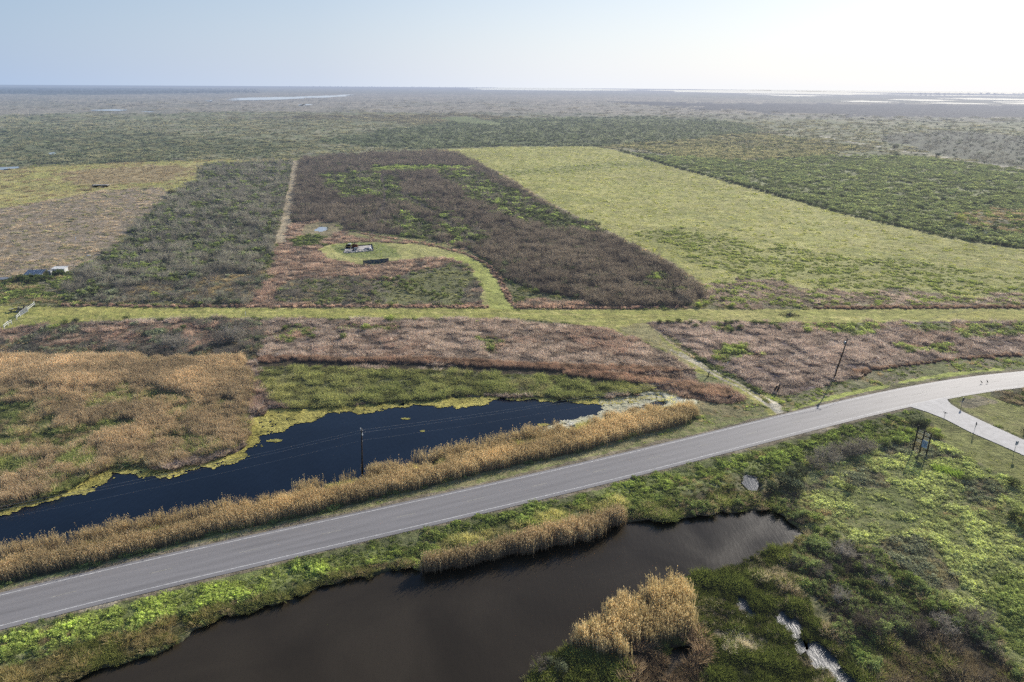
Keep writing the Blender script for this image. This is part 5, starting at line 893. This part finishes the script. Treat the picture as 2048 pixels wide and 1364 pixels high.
bushes([(697,643),(735,643),(726,642),(662,642),(508,639),(499,641),(520,642),(434,640),(447,641),(311,642),(298,643),(322,643)], 'low', 'small dark bush hugging the lower edge of the mown track at left', 'small dark bushes along the lower left track edge', (1.2, .95), DG)
bushes([(776,560),(787,563),(798,559),(806,565),(815,572),(824,566),(832,575),(800,573),(812,580),(822,583)], 'leafy', 'green bush in the dense cluster below the sheet fence', 'cluster of green bushes below the sheet fence', (1.4, 1.1), MG)
bushes([(843,581),(851,586),(860,590),(868,588),(876,594),(886,582),(888,596),(865,600)], 'leafy', 'small green bush in the loose row right of the dense cluster', 'loose row of green bushes inside the track loop', (1.15, .9), MG)
bushes([(920,570,1.1,'green bush inside the loop close to the bending track'),(921,584,.9,'middle of three green bushes near the bending track'),(920,599,.9,'lowest of three green bushes near the bending track'),(861,555,1.2,'greyish green bush alone in the green flat below the clearing'),(783,614,1.3,'grey green bush on the upper edge of the main track'),(937,549,1,'green bush at the inner bend of the track loop')], 'leafy', '', 'single bushes inside the track loop', (1.1, .9), MG)
bushes([(725,564),(712,570),(659,605),(757,606),(729,599),(738,605),(700,575),(690,568),(670,600),(745,590)], 'leafy', 'olive bush scattered in the brown grass left of the dense cluster', 'olive bushes in the brown grass', (1.1, .85), ('#5c663a', '#667040'))
bushes([(1071,587,1.6,'pale olive bush alone in the pinkish grass right of the track loop'),(1313,563,1.8,'bright yellow green bush inside the dark thicket'),(1298,560,1.2,'smaller yellow green bush inside the dark thicket'),(1361,589,2.2,'wide green bush at the right tip of the dark thicket'),(1396,615,1.6,'green bush right at the upper track edge by the thicket tip'),(1410,611,1.2,'second green bush at the upper track edge by the thicket tip'),(1447,602,1.4,'dark green bush in the pinkish ground right of the thicket tip'),(1465,615,1.2,'dark bush on the upper track edge right of the thicket')], 'leafy', '', 'bushes around the tip of the dark thicket', (1.2, .85), MG+LG)
bushes([(1363,606,1.4,'grey leafless bush at the thicket tip just above the track')], 'bare', '', 'grey bushes by the track', (1.8, 1.2), GG, 'bare_bush')
bushes([(343,392,1,'round dark tree with orange tinge at the edge of the far left scrub')], 'leafy', '', None, (4.2, 3.2), ('#5a5630',), 'round_tree', 'tree')
bushes([(290,466,1,'dark green bush on the left scrub edge, nearer the shacks'),(264,485,1.1,'brownish green bush on the left scrub edge, lowest of the row'),(311,444,1.1,'green bush on the left scrub edge, middle of the row'),(306,433,1,'green bush on the left scrub edge, topmost of the row')], 'leafy', '', 'bushes along the left scrub edge', (2.2, 1.6), DG)
bushes([(311,596,1.5,'broad olive green bush above the track in the left clearing'),(191,592,1,'small bright lime bush above the left track edge'),(402,611,.9,'small dark bush on the upper left track edge'),(152,646,1,'dark green bush below the left track near the gate'),(129,649,1,'green bush below the left track, second from the gate'),(112,662,1.4,'largest green bush below the left track near the gate'),(100,670,1.3,'lowest green bush below the left track near the gate'),(67,655,1,'dark bush just right of the pipe fence'),(251,641,1,'small green bush on the lower track edge left'),(367,660,1.1,'dark bush in the brown grass below the left track')], 'leafy', '', 'bushes around the left track', (1.4, 1.), DG+LG[:1])
bushes([(469,684,1.6,'big purple grey leafless thicket bush above the tall reeds'),(452,690,1.3,'leafless grey bush left of the big purple grey one'),(345,694,1.2,'grey leafless bush above the middle of the reed bed'),(365,697,1.2,'grey leafless bush right of the middle one above the reeds')], 'bare', '', 'leafless bushes above the reed bed', (2.4, 1.9), GG, 'bare_bush')
bushes([(26,565),(36,562),(46,560),(54,563),(62,559),(70,563),(78,560),(86,562),(94,557),(102,560),(110,553),(118,550),(18,567),(58,567),(74,567),(126,551),(96,549)], 'leafy', 'dark green shrub of the dense hedge around the shacks', 'hedge shrubs around the shacks', (1.9, 1.35), DG, 'hedge_shrub', 'shrub')
bushes([(1498,376.5),(1512,380),(1534,386),(1552,391),(1568,395),(1610,402),(1632,409),(1652,413),(1724,433),(1764,437),(1770,440),(1790,444),(1847,457),(1866,462),(1880,466),(1954,479),(1992,487),(2005,491),(2017,489)], 'leafy', 'dark bush in the row along the diagonal field boundary', 'dark bushes along the diagonal field boundary', (1.9, 1.4), ('#33452a',))
bushes([(1646,391.5),(1682,395),(1618,368),(1887,403),(1841,419),(1950,411),(1982,408),(1899,446),(1956,462),(1988,460),(2019,388)], 'leafy', 'dark round bush scattered over the far right green field', 'dark round bushes in the far right field', (2.6, 1.7), ('#36482c',))
bushes([(1921,450,1,'taller tree with yellow crown among the far right pools')], 'leafy', '', None, (3.0, 3.4), ('#8c9038',), 'yellow_tree', 'tree')
bushes([(1833,851,1.0,'big dark shrub behind the billboard frame near the highway'),(1848,853,.9,'dark shrub at the right end of the clump behind the billboard')], 'low', '', 'dark shrubs behind the billboard', (1.7, 1.15), ('#364228',), 'dark_shrub', 'shrub')
bushes([(1821,868,1.1,'lime green bush left of the billboard top'),(1793,888,1.1,'dark green bush between the grey shrubs and the billboard'),(1770,892,1.2,'lighter green bush left of the billboard'),(1868,872,1.2,'lime bush right behind the billboard slats'),(1878,878,1,'lime bush at the verge edge right of the billboard')], 'leafy', '', 'green bushes around the billboard', (1.3, .9), MG+LG)
bushes([(1896,947,1,'long clump of tall bright green grass right of the billboard'),], 'tall', '', None, (2.4, 1.5), ('#5c8c28',), 'tall_grass', 'grass clump')
bushes([(1696,983,1,'small round green bush alone in the green field below the grey shrubs'),(2022,972,1.2,'dark green bush in the field near the right edge'),(2025,1040,1.5,'large dark bush at the right edge of the field'),(2044,1058,1.6,'lowest dark bush at the right edge of the field'),(1930,965,1.2,'olive bush in the dry patch of the field')], 'leafy', '', 'single bushes in the lower right field', (1.1, .9), DG)
bushes([(2053,870,.95,'dark round bush at the right edge by the concrete road')], 'low', '', None, (1.6, 1.6), ('#2e3a24',), 'dark_shrub', 'shrub')
bushes([(1635,937,1,'grey shrub at the left of the row above the green field'),(1650,925,1,'grey shrub second in the row above the green field'),(1676,915,1.1,'tall grey shrub in the middle of the row above the field'),(1700,910,1,'grey shrub right of the middle of the row'),(1717,906,1.2,'darkest grey shrub at the right end of the row'),(1735,898,1,'pale grey shrub beyond the right end of the row')], 'bare', '', 'grey shrubs in a row above the green field', (2.0, 1.6), GG, 'grey_shrub', 'shrub')
bushes([(1580,965,1.3,'large grey green shrub right of the small bright pool'),(1560,975,1.1,'dark green shrub touching the small bright pool'),(1600,955,1.1,'grey green shrub at the upper right of the pool group'),(1590,985,1,'lowest shrub of the group right of the small pool'),(1539,985,.9,'green shrub on the spit left of the narrow channel')], 'leafy', '', 'large shrubs beside the small bright pool', (2.0, 1.75), ('#4c5a40', '#56644a', '#3e4e34'), 'large_shrub', 'shrub')
bushes([(1691,1112,1.2,'purple brown leafless shrub at the top of the brush belt'),(1594,1135,1,'grey shrub near the right end of the brown pond'),(1642,1150,1,'grey shrub in the middle of the upper brush belt'),(1761,1168,1,'pale grey shrub beside the lime topped shrubs'),(1679,1200,1,'grey domed shrub above the fallen stems'),(1733,1256,1.5,'big pale leafless shrub in the middle of the brush belt'),(1952,1246,1.5,'big grey domed shrub at the right of the brush belt'),(1836,1272,1.2,'brown leafless shrub below the yellow topped one'),(1782,1204,.8,'whitish bare twigs in the shade between the shrubs'),(1880,1262,1.2,'dull grey shrub left of the big grey dome')], 'bare', '', 'leafless shrubs of the brush belt', (1.35, 1.15), ('#605852', '#706864', '#504640'), 'bare_shrub', 'shrub')
bushes([(1630,1046,1.3,'dark glossy green shrub at the top left of the brush belt'),(1633,1068,1,'bright green shrub below the dark glossy one'),(1657,1068,1,'round green shrub right of the bright green one'),(1676,1150,1.1,'mid green shrub right of the upper grey shrub'),(1715,1144,1.1,'dark green shrub below the purple brown one'),(1706,1174,1,'bright green shrub in the centre of the belt'),(1730,1177,1,'bright green shrub right of the central one'),(1812,1164,1.1,'lime topped shrub right of the centre'),(1830,1168,1.1,'rightmost lime topped shrub'),(1748,1196,1,'green shrub above the big pale leafless one'),(1858,1222,1.2,'leafy green shrub toward the right of the belt'),(1888,1224,1.1,'leafy shrub left of the grey dome'),(1858,1258,1.1,'yellow topped shrub low in the belt'),(1812,1240,1,'dull green shrub left of the yellow topped one'),(1915,1240,1.1,'green shrub against the left of the grey dome'),(1990,1275,1.2,'green shrub right of the grey dome'),(1660,1120,.9,'small green shrub under the top of the belt')], 'leafy', '', 'leafy green shrubs of the brush belt', (1.1, .95), ('#54702f', '#486028', '#648236', '#3f5428'), 'green_shrub', 'shrub')
bushes([(1100,1332,1,'pale sage bush at the bottom edge left of the reed clump'),(1122,1345,1.1,'sage bush at the bottom edge beside the paler one')], 'leafy', '', 'sage bushes at the bottom edge', (1.15, 1.), ('#5c6648',), 'sage_bush')
bushes([(1080,1338,1,'grey leafless bush standing in the brown pond at the bottom edge')], 'bare', '', None, (1.1, 1.), ('#5a504a',), 'bare_bush')
bushes([(1793,315,1,'dark tree left of the far pale lane'),(1790,297,1.2,'dark tree above the far pale lane'),(1873,314,1,'dark tree clump across the far pale lane')], 'leafy', '', 'dark trees beside the far pale lane', (4, 3), ('#3a4636',), 'dark_tree', 'tree')
# ------------------------------------------------------------------ camera, sun, sky
cam = bpy.data.cameras.new('camera'); cam.sensor_width = 36; cam.lens = FPX/2048*36; cam.clip_start = .5; cam.clip_end = 200000
co = bpy.data.objects.new('camera', cam); COL.objects.link(co)
co.matrix_world = Matrix(((vR[0], vU[0], -vF[0], 0), (vR[1], vU[1], -vF[1], 0), (vR[2], vU[2], -vF[2], CAMH), (0, 0, 0, 1))); scn.camera = co
sl = bpy.data.lights.new('sun', 'SUN'); sl.energy = 5.0; sl.angle = rad(.55); sl.color = (1, .935, .84); so = bpy.data.objects.new('sun', sl); COL.objects.link(so)
sd_ = Vector((math.sin(SUN_AZ)*math.cos(SUN_EL), math.cos(SUN_AZ)*math.cos(SUN_EL), math.sin(SUN_EL))); so.rotation_euler = sd_.to_track_quat('Z', 'Y').to_euler()
w = bpy.data.worlds.new('World'); scn.world = w; w.use_nodes = True; wn = w.node_tree.nodes; wl = w.node_tree.links; bg = wn['Background']
sk = wn.new('ShaderNodeTexSky'); sk.sky_type = 'NISHITA'; sk.sun_disc = False; sk.sun_elevation = SUN_EL; sk.sun_rotation = SUN_AZ; sk.altitude = 60; sk.air_density = 1.0; sk.dust_density = .4; sk.ozone_density = 1.0
tc = wn.new('ShaderNodeTexCoord'); sx = wn.new('ShaderNodeSeparateXYZ'); wl.new(tc.outputs['Generated'], sx.inputs[0])
def wmath(op, a, b=None, c=None):
    q = wn.new('ShaderNodeMath'); q.operation = op
    for i, v in enumerate((a, b, c)):
        if v is None: continue
        if isinstance(v, (int, float)): q.inputs[i].default_value = v
        else: wl.new(v, q.inputs[i])
    return q.outputs[0]
dt = wn.new('ShaderNodeVectorMath'); dt.operation = 'DOT_PRODUCT'; wl.new(tc.outputs['Generated'], dt.inputs[0]); dt.inputs[1].default_value = (math.sin(SUN_AZ), math.cos(SUN_AZ), 0)
hr = wn.new('ShaderNodeValToRGB'); wl.new(dt.outputs['Value'], hr.inputs[0]); ce = hr.color_ramp
ce.elements[0].position = 0.0; ce.elements[0].color = (.40, .51, .70, 1); ce.elements[1].position = 1.0; ce.elements[1].color = (1.0, .99, .99, 1)
for p_, c_ in ((.3, (.44, .56, .76, 1)), (.62, (.62, .70, .84, 1)), (.86, (.88, .91, .97, 1))): q_ = ce.elements.new(p_); q_.color = c_
# thick humid haze band low over the coast, clear blue sky above it
hz = wmath('EXPONENT', wmath('MULTIPLY', wmath('MAXIMUM', sx.outputs['Z'], 0.0), -4.4)); tn = wn.new('ShaderNodeVectorMath'); tn.operation = 'MULTIPLY'; wl.new(sk.outputs[0], tn.inputs[0]); tn.inputs[1].default_value = (.84*SKYK, .95*SKYK, 1.10*SKYK)
mxc = wn.new('ShaderNodeMix'); mxc.data_type = 'RGBA'; wl.new(hz, mxc.inputs['Factor']); wl.new(tn.outputs[0], mxc.inputs['A']); wl.new(hr.outputs[0], mxc.inputs['B'])
wl.new(mxc.outputs['Result'], bg.inputs[0]); bg.inputs[1].default_value = 1.0
scn.view_settings.view_transform = 'Standard'; scn.view_settings.look = 'None'; scn.view_settings.exposure = 0; scn.view_settings.gamma = 1
scn.cycles.use_denoising = False; scn.cycles.adaptive_threshold = .03; scn.cycles.max_bounces = 6; scn.cycles.transparent_max_bounces = 4; scn.cycles.diffuse_bounces = 3
